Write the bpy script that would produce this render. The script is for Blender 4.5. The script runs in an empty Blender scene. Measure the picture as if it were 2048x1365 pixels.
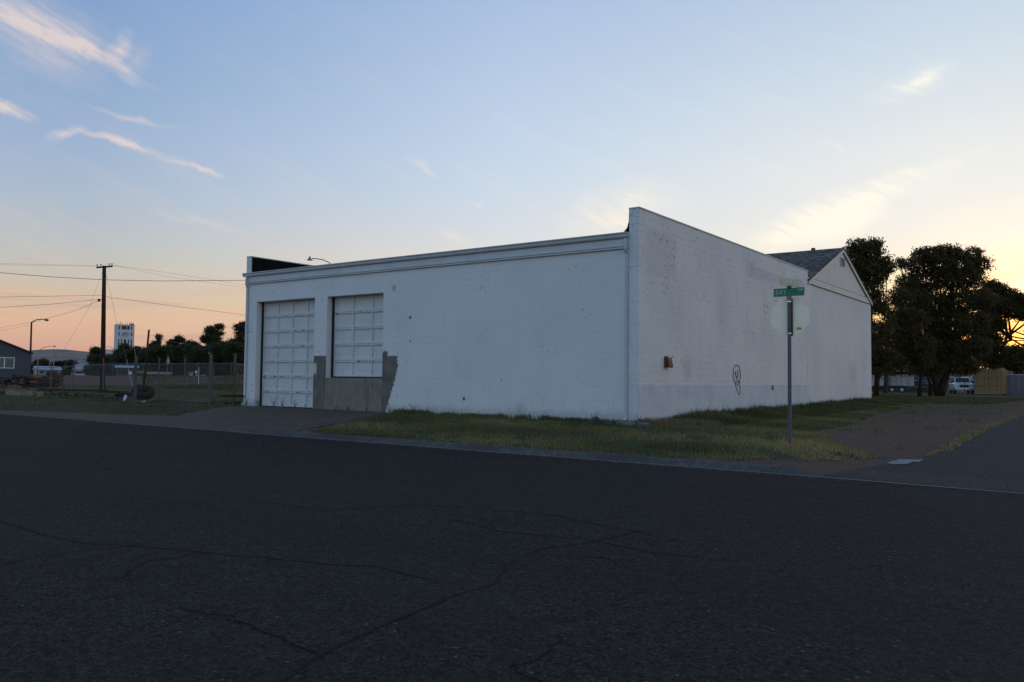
import bpy, bmesh, math, random
import numpy as np
from mathutils import Matrix, Vector

R = math.radians
sc = bpy.context.scene
C = sc.collection

# ------------------------------------------------------------------ camera
yaw, tilt, roll = R(36.2), R(2.66), R(.646)
fh = Vector((-math.sin(yaw), math.cos(yaw), 0)); rt = Vector((math.cos(yaw), math.sin(yaw), 0))
fw = fh*math.cos(tilt) + Vector((0, 0, 1))*math.sin(tilt); cu = rt.cross(fw)
r2 = rt*math.cos(roll) + cu*math.sin(roll); u2 = -rt*math.sin(roll) + cu*math.cos(roll)
cam = bpy.data.cameras.new('camera'); cam.sensor_width = 36; cam.lens = 36*1646/2048
cam.clip_start = .1; cam.clip_end = 20000
co = bpy.data.objects.new('camera', cam); C.objects.link(co); sc.camera = co
M4 = Matrix((r2, u2, -fw)).transposed().to_4x4(); M4.translation = (10.87, -20.53, 1.2)
co.matrix_world = M4

# ------------------------------------------------------------------ node helper
def s2l(c):
    return tuple(((v/255)/12.92 if v/255 <= .04045 else ((v/255+.055)/1.055)**2.4) for v in c[:3]) + (1,)

class NT:
    def __init__(self, tree): self.t = tree; self.n = tree.nodes; self.l = tree.links
    def new(self, ty, **kw):
        x = self.n.new(ty)
        for k, v in kw.items(): setattr(x, k, v)
        return x
    def put(self, sock, v):
        if v is None: return
        if hasattr(v, 'is_output') or isinstance(v, bpy.types.NodeSocket): self.l.new(v, sock)
        else: sock.default_value = v
    def m(self, op, a, b=None, c=None, clamp=False):
        x = self.new('ShaderNodeMath', operation=op); x.use_clamp = clamp
        for i, v in enumerate((a, b, c)): self.put(x.inputs[i], v)
        return x.outputs[0]
    def mr(self, v, a, b, c=0., d=1., smooth=False):
        x = self.new('ShaderNodeMapRange', clamp=True, interpolation_type='SMOOTHSTEP' if smooth else 'LINEAR')
        for i, q in enumerate((v, a, b, c, d)): self.put(x.inputs[i], q)
        return x.outputs[0]
    def mix(self, f, a, b, mode='MIX'):
        x = self.new('ShaderNodeMix', data_type='RGBA', blend_type=mode)
        self.put(x.inputs[0], f); self.put(x.inputs[6], a); self.put(x.inputs[7], b)
        return x.outputs[2]
    def noise(self, v, scale, detail=4., rough=.55, dist=0.):
        x = self.new('ShaderNodeTexNoise'); self.put(x.inputs['Vector'], v)
        x.inputs['Scale'].default_value = scale; x.inputs['Detail'].default_value = detail
        x.inputs['Roughness'].default_value = rough; x.inputs['Distortion'].default_value = dist
        return x.outputs[0]
    def vor(self, v, scale, feat='F1', out='Distance'):
        x = self.new('ShaderNodeTexVoronoi', feature=feat); self.put(x.inputs['Vector'], v)
        x.inputs['Scale'].default_value = scale
        return x.outputs[out]
    def ramp(self, v, stops):
        x = self.new('ShaderNodeValToRGB'); e = x.color_ramp.elements
        while len(e) < len(stops): e.new(.5)
        for q, (p, c) in zip(e, stops): q.position = p; q.color = c
        self.put(x.inputs[0], v); return x.outputs[0]
    def comb(self, a, b, c=0.):
        x = self.new('ShaderNodeCombineXYZ'); self.put(x.inputs[0], a); self.put(x.inputs[1], b); self.put(x.inputs[2], c)
        return x.outputs[0]
    def sep(self, v):
        x = self.new('ShaderNodeSeparateXYZ'); self.put(x.inputs[0], v); return x.outputs
    def vscale(self, v, s):
        x = self.new('ShaderNodeMapping'); self.put(x.inputs[0], v); x.inputs['Scale'].default_value = s
        return x.outputs[0]

# ------------------------------------------------------------------ world: dusk sky with the last glow at the right
SUN_AZ = 32.3      # degrees right of the viewing direction
w = bpy.data.worlds.new("World"); sc.world = w; w.use_nodes = True
g = NT(w.node_tree); bg = w.node_tree.nodes['Background']
tc = g.new('ShaderNodeTexCoord').outputs['Generated']
dx, dy, dz = g.sep(tc)
az = g.m('ADD', g.m('MULTIPLY', g.m('ARCTAN2', dx, dy), 57.2958), 36.2)
az = g.m('WRAP', az, 180., -180.)
el = g.m('MULTIPLY', g.m('ARCSINE', dz), 57.2958)
def eramp(stops):     # stops: (elevation, srgb)
    return g.ramp(g.m('POWER', g.mr(el, 0, 90), .5), [(math.sqrt(e/90), s2l(c)) for e, c in stops])
left = eramp([(0, (190,150,142)), (1.6, (212,166,147)), (3.3, (222,183,155)), (5, (209,189,167)), (6.2, (200,192,180)), (8.3, (187,192,194)),
              (11.4, (171,187,206)), (14.6, (157,179,209)), (19.3, (138,168,205)), (24, (128,160,204)), (34, (108,144,194)), (60, (84,120,172))])
mid = eramp([(0, (225,180,150)), (5, (238,214,180)), (7, (233,221,205)), (8.6, (226,223,218)), (10.2, (216,221,227)), (12.5, (206,219,232)), (15.2, (198,215,234)),
             (20, (186,205,230)), (25, (171,193,225)), (36, (130,164,208)), (60, (90,128,182))])
right = eramp([(0, (255,160,70)), (2.5, (255,196,110)), (4.5, (255,226,150)), (6.5, (255,240,200)), (8.5, (252,243,226)), (9.5, (248,243,231)), (11.5, (243,241,234)), (14.5, (235,237,235)),
               (19, (214,225,234)), (24, (195,212,230)), (36, (145,176,215)), (60, (95,132,184))])
back = eramp([(0, (160,165,182)), (4, (192,195,208)), (9, (200,214,228)), (15, (190,220,242)), (25, (168,209,244)), (45, (130,180,230)), (70, (92,138,198))])
ang = g.m('ABSOLUTE', g.m('WRAP', g.m('SUBTRACT', az, SUN_AZ), 180., -180.))
c1 = g.mix(g.m('MINIMUM', g.mr(ang, 4, 33), g.m('ADD', g.mr(ang, 8, 210), g.m('LESS_THAN', g.m('WRAP', g.m('SUBTRACT', az, SUN_AZ), 180., -180.), 0.))), right, mid)
sgn = g.m('LESS_THAN', g.m('WRAP', g.m('SUBTRACT', az, SUN_AZ), 180., -180.), 0.)
c2 = g.mix(g.m('MULTIPLY', g.mr(ang, 33, 60), sgn), c1, left)
base = g.mix(g.mr(ang, 80, 150), c2, back)
# warped direction for clouds
wn = g.new('ShaderNodeTexNoise'); wn.inputs['Scale'].default_value = .35; wn.inputs['Detail'].default_value = 4
vae = g.comb(az, el, 0.)
g.put(wn.inputs['Vector'], vae)
warp = g.new('ShaderNodeVectorMath', operation='MULTIPLY_ADD')
g.put(warp.inputs[0], wn.outputs['Color']); warp.inputs[1].default_value = (2.4, 1.6, 0); g.put(warp.inputs[2], vae)
sub = g.new('ShaderNodeVectorMath', operation='SUBTRACT'); g.put(sub.inputs[0], warp.outputs[0]); sub.inputs[1].default_value = (1.2, .8, 0)
wv = sub.outputs[0]
def streak(p, q, wd, st):      # soft elongated cloud from p to q (azimuth, elevation in degrees)
    cx, cy = (p[0]+q[0])/2, (p[1]+q[1])/2
    wd *= 1.25 if wd > .8 else .95; st *= 1.4; L = math.hypot(q[0]-p[0], q[1]-p[1])/2*1.25; an = math.atan2(q[1]-p[1], q[0]-p[0])
    mp = g.new('ShaderNodeMapping', vector_type='TEXTURE'); g.put(mp.inputs[0], wv)
    mp.inputs['Location'].default_value = (cx, cy, 0); mp.inputs['Rotation'].default_value = (0, 0, an)
    mp.inputs['Scale'].default_value = (L, wd, 1)
    gr = g.new('ShaderNodeTexGradient', gradient_type='SPHERICAL'); g.put(gr.inputs[0], mp.outputs[0])
    return g.m('MULTIPLY', g.m('POWER', gr.outputs[1], 1.3), st)
ST = [
 ((-35.56,21.62), (-26.75,19.49), 1.25, .8), ((-34.11,21.47), (-26.02,18.97), 2.3, .3), ((-31.02,20.44), (-23.94,18.06), .62, 1.1), ((-34.02,19.38), (-27.11,17.78), 1.5, .33), ((-26.49,20.33), (-25.40,19.59), 1.2, .75), ((-25.75,19.74), (-23.97,19.00), 1.1, .3),
 ((-33.64,15.77), (-30.57,15.29), .55, 1.2), ((-27.77,16.52), (-22.67,15.63), .3, .62), ((-30.06,14.33), (-27.72,15.21), .36, .85), ((-28.68,15.06), (-22.93,14.16), .36, 1.),
 ((-22.77,13.78), (-19.46,12.91), .32, 1.05), ((-24.12,14.18), (-21.09,13.42), .3, .4), ((23.52,17.91), (28.67,18.95), .9, .5), ((25.72,18.52), (28.25,18.87), .5, .6), ((-7.46,14.95), (-5.36,13.90), .4, .55), ((-5.13,10.60), (-2.84,9.29), .6, .55),
 ((-3.23,12.28), (-2.00,11.83), .3, .4), ((-24.59,10.58), (-17.85,9.51), .5, .35), ((3.27,10.72), (11.87,12.44), 2.0, .95),
 ((15.51,9.00), (24.19,10.97), 1.3, 1.5), ((20.58,10.25), (25.35,11.20), 1.6, .8), ((18.72,10.67), (28.18,13.06), 1.1, .8), ((20.91,12.46), (30.86,13.92), .5, .3), ((20.62,15.62), (22.14,14.86), .3, .3),
 ((27.54,5.20), (35.65,6.57), .9, .9), ((28.10,7.02), (34.49,7.22), .5, .5),
]
cl = None
for a in ST:
    q = streak(*a); cl = q if cl is None else g.m('ADD', cl, q)
fm = g.new('ShaderNodeMapping'); g.put(fm.inputs[0], vae); fm.inputs['Rotation'].default_value = (0, 0, R(24))
fine = g.noise(g.vscale(fm.outputs[0], (.22, 1.5, 1)), 1.3, 7., .62)
cl = g.m('MULTIPLY', cl, g.mr(fine, .3, .66, .2, 1.1), clamp=True)
ccol = g.mix(g.mr(ang, 12, 52), (1.06, 1.0, .84, 1), s2l((232,214,208)))
sky = g.mix(g.m('MULTIPLY', cl, .82, clamp=True), base, ccol)
veil = g.noise(g.vscale(fm.outputs[0], (.06, .42, 1)), 1.4, 7., .6)
vm = g.m('MULTIPLY', g.mr(veil, .46, .74, smooth=True), g.m('MULTIPLY', g.mr(el, 2, 7), g.mr(el, 26, 12, .12, 1)))
sky = g.mix(g.m('MULTIPLY', vm, .13), sky, g.mix(g.mr(ang, 14, 50), (1.0, .93, .80, 1), s2l((226,208,208))))
# low banks over the left horizon
hb = g.noise(g.vscale(vae, (.05, .9, 1)), 1.6, 4., .5)
hm = g.m('MULTIPLY', g.mr(hb, .5, .68, smooth=True), g.m('MULTIPLY', g.mr(el, 1.2, 2.6), g.mr(el, 6.2, 4.2)))
sky = g.mix(g.m('MULTIPLY', hm, .42), sky, s2l((190,152,150)))
hb2 = g.noise(g.vscale(vae, (.04, 1.1, 1)), 2.1, 4., .5)
hm2 = g.m('MULTIPLY', g.mr(hb2, .55, .7, smooth=True), g.m('MULTIPLY', g.mr(el, 1., 3.), g.mr(el, 7., 5.)))
sky = g.mix(g.m('MULTIPLY', hm2, .5), sky, s2l((240,188,150)))
# glow round the sun, physical sky added faintly
gx = g.m('SUBTRACT', az, SUN_AZ); gy = g.m('SUBTRACT', el, 2.2)
gd = g.m('SQRT', g.m('ADD', g.m('MULTIPLY', gx, gx), g.m('MULTIPLY', g.m('MULTIPLY', gy, gy), 1.6)))
glow = g.m('POWER', g.mr(gd, 14, 0), 2.6)
sky = g.mix(g.m('MULTIPLY', glow, 1.), sky, (2.6, .85, .12, 1), 'ADD')
ns = g.new('ShaderNodeTexSky', sky_type='NISHITA', sun_disc=False)
ns.sun_elevation = R(1.8); ns.sun_rotation = R(SUN_AZ-36.2); ns.dust_density = 1.5
nn = g.mix(1., ns.outputs[0], (.0008, .0008, .0008, 1), 'MULTIPLY')
sky = g.mix(1., sky, nn, 'ADD')
g.put(bg.inputs[0], sky); bg.inputs[1].default_value = 1.0

# ------------------------------------------------------------------ sun (already sinking into the trees)
sl = bpy.data.lights.new('sun', 'SUN'); sl.energy = .12; sl.angle = R(1.0); sl.color = (1, .55, .25)
so = bpy.data.objects.new('sun', sl); C.objects.link(so)
a_ = R(SUN_AZ-36.2); e_ = R(1.8)
so.rotation_euler = Vector((math.sin(a_)*math.cos(e_), math.cos(a_)*math.cos(e_), math.sin(e_))).to_track_quat('Z', 'Y').to_euler()
sc.view_settings.view_transform = 'Standard'; sc.view_settings.look = 'None'; sc.view_settings.exposure = 0; sc.view_settings.gamma = 1

# ------------------------------------------------------------------ mesh helpers
class MB:
    def __init__(s): s.v = []; s.f = []; s.mi = []
    def add(s, vs, fs, mi=0):
        o = len(s.v); s.v += [tuple(p) for p in vs]; s.f += [tuple(i+o for i in q) for q in fs]; s.mi += [mi]*len(fs); return s
    def box(s, a, b, mi=0, mat=None):
        x0, y0, z0 = a; x1, y1, z1 = b
        vs = [(x0,y0,z0),(x1,y0,z0),(x1,y1,z0),(x0,y1,z0),(x0,y0,z1),(x1,y0,z1),(x1,y1,z1),(x0,y1,z1)]
        if mat is not None: vs = [tuple(mat @ Vector(p)) for p in vs]
        return s.add(vs, [(0,3,2,1),(4,5,6,7),(0,1,5,4),(1,2,6,5),(2,3,7,6),(3,0,4,7)], mi)
    def bevbox(s, a, b, r, mi=0, mat=None):
        bm = bmesh.new(); bmesh.ops.create_cube(bm, size=1)
        for v in bm.verts: v.co = Vector([(a[i]+b[i])/2+v.co[i]*(b[i]-a[i]) for i in range(3)])
        bmesh.ops.bevel(bm, geom=list(bm.edges), offset=r, segments=2, affect='EDGES', profile=.5)
        bm.verts.ensure_lookup_table()
        vs = [(mat @ v.co if mat is not None else v.co)[:] for v in bm.verts]; fs = [[v.index for v in q.verts] for q in bm.faces]
        bm.free(); return s.add(vs, fs, mi)
    def tube(s, pts, r, n=8, mi=0, caps=True):
        pts = [Vector(p) for p in pts]; rs = r if hasattr(r, '__len__') else [r]*len(pts)
        vs = []; fs = []; prev = None
        for i, p in enumerate(pts):
            t = (pts[min(i+1, len(pts)-1)]-pts[max(i-1, 0)]).normalized()
            if prev is None:
                a = Vector((0,0,1)) if abs(t.z) < .9 else Vector((1,0,0)); u = t.cross(a).normalized()
            else: u = (prev-t*prev.dot(t)).normalized()
            prev = u; v = t.cross(u)
            for k in range(n):
                an = 2*math.pi*k/n; vs.append(tuple(p+(u*math.cos(an)+v*math.sin(an))*rs[i]))
        for i in range(len(pts)-1):
            for k in range(n): fs.append((i*n+k, i*n+(k+1)%n, (i+1)*n+(k+1)%n, (i+1)*n+k))
        if caps: fs += [tuple(range(n-1, -1, -1)), tuple((len(pts)-1)*n+k for k in range(n))]
        return s.add(vs, fs, mi)
    def prism(s, poly, d0, d1, axis='y', mi=0, mat=None):     # poly in the two other axes
        n = len(poly); P = lambda p, d: {'x': (d, p[0], p[1]), 'y': (p[0], d, p[1]), 'z': (p[0], p[1], d)}[axis]
        vs = [P(p, d0) for p in poly]+[P(p, d1) for p in poly]
        if mat is not None: vs = [tuple(mat @ Vector(p)) for p in vs]
        fs = [tuple(range(n)), tuple(range(2*n-1, n-1, -1))]+[(i, n+i, n+(i+1)%n, (i+1)%n) for i in range(n)]
        return s.add(vs, fs, mi)
    def lathe(s, prof, n=20, mi=0, mat=None):     # (r, z) profile round z
        vs = []; fs = []; m = len(prof)
        for k in range(n):
            a = 2*math.pi*k/n
            for r, z in prof: vs.append((r*math.cos(a), r*math.sin(a), z))
        for k in range(n):
            for i in range(m-1): fs.append((k*m+i, ((k+1)%n)*m+i, ((k+1)%n)*m+i+1, k*m+i+1))
        if mat is not None: vs = [tuple(mat @ Vector(p)) for p in vs]
        return s.add(vs, fs, mi)
    def build(s, name, mats, parent=None, smooth=False, fix=True):
        me = bpy.data.meshes.new(name); me.from_pydata(s.v, [], s.f)
        if not isinstance(mats, (list, tuple)): mats = [mats]
        for q in mats: me.materials.append(q)
        for p, i in zip(me.polygons, s.mi): p.material_index = i
        if fix:
            bm = bmesh.new(); bm.from_mesh(me); bmesh.ops.recalc_face_normals(bm, faces=bm.faces); bm.to_mesh(me); bm.free()
        if smooth: me.polygons.foreach_set('use_smooth', [True]*len(me.polygons))
        o = bpy.data.objects.new(name, me); C.objects.link(o)
        if parent is not None: o.parent = parent
        return o

def npmesh(name, V, F, mat, parent=None, attr=None, tris=False):
    k = F.shape[1]; me = bpy.data.meshes.new(name)
    me.vertices.add(len(V)); me.vertices.foreach_set('co', V.astype(np.float32).ravel())
    me.loops.add(F.size); me.loops.foreach_set('vertex_index', F.astype(np.int32).ravel())
    me.polygons.add(len(F)); me.polygons.foreach_set('loop_start', np.arange(0, F.size, k, dtype=np.int32))
    me.polygons.foreach_set('loop_total', np.full(len(F), k, dtype=np.int32))
    me.update(calc_edges=True)
    if attr is not None:
        for an, arr in attr.items():
            at_ = me.attributes.new(an, 'FLOAT', 'POINT'); at_.data.foreach_set('value', arr.astype(np.float32))
    me.materials.append(mat)
    o = bpy.data.objects.new(name, me); C.objects.link(o)
    if parent is not None: o.parent = parent
    return o

def tag(o, label=None, cat=None, group=None, kind=None):
    if label: o['label'] = label
    if cat: o['category'] = cat
    if group: o['group'] = group
    if kind: o['kind'] = kind
    return o
def empty(name, loc=(0,0,0), rz=0, label=None, cat=None, group=None):
    o = bpy.data.objects.new(name, None); C.objects.link(o); o.location = loc; o.rotation_euler = (0, 0, rz)
    return tag(o, label, cat, group)
def copy_tree(o, parent=None):
    c = o.copy(); C.objects.link(c)
    if parent is not None: c.parent = parent
    for ch in [x for x in bpy.data.objects if x.parent == o]: copy_tree(ch, c)
    return c
def text_mesh(s, size, mat, name, parent, M, ext=.002, spacing=1.):
    cu_ = bpy.data.curves.new(name, 'FONT'); cu_.body = s; cu_.size = size; cu_.extrude = ext; cu_.space_character = spacing
    cu_.align_x = 'CENTER'; cu_.align_y = 'CENTER'
    t = bpy.data.objects.new(name+'_tmp', cu_); C.objects.link(t)
    dg = bpy.context.evaluated_depsgraph_get(); me = bpy.data.meshes.new_from_object(t.evaluated_get(dg))
    bpy.data.objects.remove(t); me.transform(M); me.materials.clear(); me.materials.append(mat); me.name = name
    o = bpy.data.objects.new(name, me); C.objects.link(o); o.parent = parent
    return o

# ------------------------------------------------------------------ materials
def new_mat(name):
    m = bpy.data.materials.new(name); m.use_nodes = True; q = NT(m.node_tree); b = m.node_tree.nodes['Principled BSDF']
    return m, q, b
def bump(q, b, h, strength=.3, dist=.01):
    x = q.new('ShaderNodeBump'); x.inputs['Strength'].default_value = strength; x.inputs['Distance'].default_value = dist
    q.put(x.inputs['Height'], h); q.put(b.inputs['Normal'], x.outputs[0])
def simple(name, c, rough=.7, var=.25, scale=6., metal=0., bmp=.15, c2=None, spec=.5):
    m, q, b = new_mat(name); pos = q.new('ShaderNodeTexCoord').outputs['Object']
    n = q.noise(pos, scale, 6., .6); n2 = q.noise(pos, scale*.17, 3.)
    lo = tuple(v*(1-var) for v in c)+(1,); hi = tuple(min(1, v*(1+var)) for v in c)+(1,)
    col = q.mix(q.mr(n, .3, .7), lo, hi)
    if c2: col = q.mix(q.mr(n2, .5, .62), col, tuple(c2)+(1,))
    q.put(b.inputs['Base Color'], col); b.inputs['Roughness'].default_value = rough; b.inputs['Metallic'].default_value = metal
    b.inputs['Specular IOR Level'].default_value = spec
    if bmp: bump(q, b, n, bmp)
    return m

def wall_mat(name, axis, mode):
    m, q, b = new_mat(name)
    pos = q.new('ShaderNodeNewGeometry').outputs['Position']; X, Y, Z = q.sep(pos)
    nrm = q.sep(q.new('ShaderNodeNewGeometry').outputs['True Normal'])
    u = q.m('ADD', q.m('MULTIPLY', X, q.m('ROUND', q.m('ABSOLUTE', nrm[1]))), q.m('MULTIPLY', Y, q.m('ROUND', q.m('ABSOLUTE', nrm[0]))))
    uv = q.comb(u, Z)
    br = q.new('ShaderNodeTexBrick'); q.put(br.inputs['Vector'], uv)
    br.inputs['Scale'].default_value = 1; br.inputs['Brick Width'].default_value = .4; br.inputs['Row Height'].default_value = .2
    br.inputs['Mortar Size'].default_value = .006; br.inputs['Mortar Smooth'].default_value = .3
    br.inputs['Color1'].default_value = (0,0,0,1); br.inputs['Color2'].default_value = (1,1,1,1); br.inputs['Mortar'].default_value = (.5,.5,.5,1)
    mort = br.outputs['Fac']; rnd = q.sep(br.outputs['Color'])[0]
    low = q.noise(uv, .45, 3., .5); midn = q.noise(uv, 2.2, 5., .6); hi = q.noise(uv, 38., 5., .6)
    streaks = q.noise(q.vscale(uv, (3., .25, 1)), 1.6, 4., .6)
    pk = .5 if mode == 'front' else 1.
    paint = q.mix(q.m('MULTIPLY', q.mr(low, .68, .35), pk), (.685, .68, .67, 1), (.60, .60, .605, 1))
    paint = q.mix(q.mr(streaks, .52, .75, 0, .12 if mode == 'front' else .25), paint, (.46, .465, .48, 1))
    paint = q.mix(q.m('MULTIPLY', rnd, .09), paint, (.50, .51, .53, 1))
    def boxm(u0, u1, v0, v1, e=.02, wob=.05):
        nz = q.m('MULTIPLY', q.m('SUBTRACT', q.noise(uv, 5., 5., .65), .5), wob*2)
        uu = q.m('ADD', u, nz); vv = q.m('ADD', Z, nz)
        a = q.m('MULTIPLY', q.mr(uu, u0-e, u0+e), q.mr(uu, u1+e, u1-e))
        c = q.m('MULTIPLY', q.mr(vv, v0-e, v0+e), q.mr(vv, v1+e, v1-e))
        return q.m('MULTIPLY', a, c)
    # joints show where the paint has cracked open
    jn = q.mr(q.noise(uv, 1.4, 6., .75), .50, .62)
    if mode == 'side': jn = q.m('ADD', q.m('MULTIPLY', jn, .75), q.m('MULTIPLY', q.mr(Z, 3.6, 5.4, .08, .4), q.mr(q.noise(uv, 3.1, 4.), .4, .6)), clamp=True)
    jm = q.m('MULTIPLY', mort, q.m('MULTIPLY', jn, {'side': .85, 'front': .42, 'rear': .25}[mode]))
    chipn = q.noise(q.vscale(uv, (1.6, .8, 1)), 9., 4., .55)
    area = q.noise(uv, .8, 3., .6)
    if mode == 'side':
        area = q.m('ADD', area, q.m('MULTIPLY', boxm(.0, 2.8, 4., 5.9, .5), .12))
        area = q.m('ADD', area, q.m('MULTIPLY', boxm(8.5, 16.2, 5.0, 5.7, .3), .13))
        area = q.m('ADD', area, q.m('MULTIPLY', boxm(-.1, 16.2, -.3, 1.1, .02), .07))
        area = q.m('ADD', area, q.m('MULTIPLY', boxm(15.55, 16.2, -.3, 6.2, .02), .10))
        paint = q.mix(q.m('MULTIPLY', boxm(.45, 2.45, 4.25, 5.55, .05), .28), paint, (.42, .43, .47, 1))
        paint = q.mix(q.m('MULTIPLY', boxm(8.3, 15.4, 5.05, 5.45, .05), .4), paint, (.43, .44, .48, 1))
        paint = q.mix(q.m('MULTIPLY', boxm(3.0, 3.55, 1.25, 1.85, .2, .2), .4), paint, (.36, .37, .37, 1))
        paint = q.mix(q.m('MULTIPLY', boxm(5.4, 6.4, 2.9, 4.9, .4, .3), .2), paint, (.42, .44, .48, 1))
    if mode == 'rear':
        paint = q.mix(q.m('MULTIPLY', boxm(22.6, 23.9, 1.1, 2.2, .3, .3), .45), paint, (.40, .41, .43, 1))
        paint = q.mix(q.m('MULTIPLY', q.mr(Z, 1.12, 1.08), .16), paint, (.46, .49, .53, 1))
    thr = {'side': .695, 'front': .72, 'rear': .775}[mode]
    cv = q.m('ADD', chipn, q.m('MULTIPLY', q.m('SUBTRACT', area, .5), .55))
    chip = q.mr(cv, thr, thr+.012)
    col = q.mix(jm, paint, (.16, .155, .16, 1))
    col = q.mix(q.m('MULTIPLY', chip, .85), col, (.17, .16, .155, 1))
    # dirt splashed along the foot of the wall
    foot = q.m('MULTIPLY', q.mr(q.m('ADD', Z, q.m('MULTIPLY', midn, -.5)), .12, -.28), .6)
    col = q.mix(foot, col, (.22, .20, .17, 1))
    rough = .65
    if mode == 'front':
        conc = q.mix(q.mr(q.m('ADD', midn, q.m('MULTIPLY', q.m('SUBTRACT', hi, .5), .6)), .38, .62), (.095, .085, .072, 1), (.165, .15, .125, 1))
        conc = q.mix(q.mr(q.noise(q.vscale(uv, (6., .6, 1)), 1.8, 4.), .5, .7, 0, .5), conc, (.23, .205, .175, 1))
        nz = q.m('MULTIPLY', q.m('SUBTRACT', q.noise(uv, 9., 7., .8), .5), .55)
        ur = q.m('ADD', u, nz); vr = q.m('ADD', Z, q.m('MULTIPLY', nz, .12))
        edge = q.mr(Z, 0., 1.5, -9.55, -9.02)
        mr_ = q.m('MULTIPLY', q.mr(q.m('SUBTRACT', ur, edge), .02, -.02), q.mr(u, -9.77, -9.765))
        mr_ = q.m('MULTIPLY', mr_, q.mr(vr, 1.97, 1.95))
        sp = q.m('MULTIPLY', boxm(-9.8, -9.52, 1.9, 2.12, .03, .1), 1.)
        ml = q.m('MULTIPLY', q.mr(u, -12.6, -12.61), q.m('MULTIPLY', q.mr(u, -13.42, -13.41), q.mr(vr, 2.0, 1.985)))
        cm = q.m('MAXIMUM', q.m('MAXIMUM', mr_, ml), sp)
        col = q.mix(cm, col, conc)
        col = q.mix(boxm(-13.5, -13.2, 1.32, 1.72, .02, .05), col, (.50, .50, .44, 1))
        col = q.mix(q.m('MULTIPLY', boxm(-9.33, -9.17, 4.2, 4.42, .03, .06), .8), col, (.33, .34, .30, 1))
        seam = q.m('MULTIPLY', q.m('MULTIPLY', q.mr(q.m('ABSOLUTE', q.m('ADD', u, 9.03)), .018, .006), q.mr(q.noise(uv, 4., 4.), .5, .6)), q.mr(Z, 4.6, 4.5))
        col = q.mix(q.m('MULTIPLY', seam, .6), col, (.15, .15, .15, 1))
        sm = boxm(-3.95, -3.7, -.1, .45, .12, .2)
        col = q.mix(q.m('MULTIPLY', sm, .4), col, (.25, .25, .24, 1))
        for (du, dv, s_) in ((-8.47, 3.27, .05), (-8.45, 2.45, .03), (-6.06, .55, .05), (-17.05, .6, .03), (-17.05, .85, .03)):
            col = q.mix(boxm(du-s_, du+s_, dv-s_, dv+s_, .015, .04), col, (.10, .10, .10, 1))
    q.put(b.inputs['Base Color'], col); b.inputs['Roughness'].default_value = rough; b.inputs['Specular IOR Level'].default_value = .25
    h = q.m('ADD', q.m('MULTIPLY', mort, -.7), q.m('ADD', q.m('MULTIPLY', hi, .55), q.m('MULTIPLY', chip, -.8)))
    bump(q, b, h, .35, .006)
    return m

M = {}
M['wall_front'] = wall_mat('painted_block_front', 'x', 'front')
M['wall_side'] = wall_mat('painted_block_side', 'y', 'side')
M['wall_rear'] = wall_mat('painted_block_rear', 'y', 'rear')
M['trim'] = simple('painted_trim', (.46,.48,.50), .5, .08, 3., bmp=.05)
def peeling(name, base, thr, per=None, dark=(.10,.09,.085)):
    m, q, b = new_mat(name); pos = q.new('ShaderNodeNewGeometry').outputs['Position']; X, Y, Z = q.sep(pos)
    v = q.comb(q.m('ADD', X, Y), Z)
    n = q.noise(q.vscale(v, (.8, 3.2, 1)), 6., 6., .65); l = q.noise(v, 1.3, 3.)
    t = n
    if per:
        z0, p = per; fr = q.m('FRACT', q.m('DIVIDE', q.m('SUBTRACT', Z, z0), p))
        near = q.m('MAXIMUM', q.mr(fr, .10, .02), q.mr(fr, .93, 1.))
        t = q.m('ADD', q.m('ADD', n, q.m('MULTIPLY', near, .13)), q.mr(Z, 1.9, .3, -.02, .03))
    t = q.m('ADD', t, q.m('MULTIPLY', q.m('SUBTRACT', l, .5), .25))
    ch = q.mr(t, thr, thr+.02)
    col = q.mix(q.mr(l, .35, .65), tuple(x*.9 for x in base)+(1,), tuple(base)+(1,))
    gr = q.noise(q.vscale(v, (5., .6, 1)), 2., 4.)
    col = q.mix(q.mr(gr, .5, .8, 0, .3), col, (.36,.37,.38,1))
    q.put(b.inputs['Base Color'], q.mix(ch, col, tuple(dark)+(1,))); b.inputs['Roughness'].default_value = .55
    bump(q, b, q.m('SUBTRACT', q.noise(v, 40., 3.), ch), .3, .004)
    return m
M['door'] = peeling('peeling_door_paint', (.60,.60,.60), .665, (0, .597))
M['door_small'] = peeling('peeling_small_door_paint', (.61,.61,.605), .655, (1.19, .597))
M['fascia'] = peeling('peeling_fascia_paint', (.52,.54,.56), .735, None, (.25,.22,.18))
M['rake'] = peeling('peeling_rake_paint', (.60,.59,.58), .70, None, (.22,.20,.18))
def siding_mat():
    m, q, b = new_mat('gable_siding'); pos = q.new('ShaderNodeNewGeometry').outputs['Position']; X, Y, Z = q.sep(pos)
    gr = q.mr(q.m('ABSOLUTE', q.m('SUBTRACT', q.m('FRACT', q.m('ADD', Y, .45)), .5)), .010, .004)
    n = q.noise(pos, 2.5, 5.); col = q.mix(q.mr(n, .3, .7), (.56,.535,.525,1), (.62,.60,.59,1))
    q.put(b.inputs['Base Color'], q.mix(gr, col, (.2,.19,.19,1))); b.inputs['Roughness'].default_value = .6; bump(q, b, gr, -.6, .01); return m
M['siding'] = siding_mat()
M['dark'] = simple('dark_gap', (.015,.015,.017), .8)
M['tar'] = simple('black_roof_tar', (.006,.006,.006), .85, .3, 5., bmp=.3, spec=.1)
M['rust'] = simple('rusty_metal', (.10,.045,.02), .6, .5, 20., .4)
M['wood_dark'] = simple('creosoted_wood', (.045,.024,.016), .85, .4, 9., spec=.1)
M['galv'] = simple('galvanised_steel', (.20,.20,.205), .5, .15, 12., .6)
M['galv_dark'] = simple('weathered_fence_pipe', (.085,.088,.09), .6, .2, 10., .3)
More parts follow.
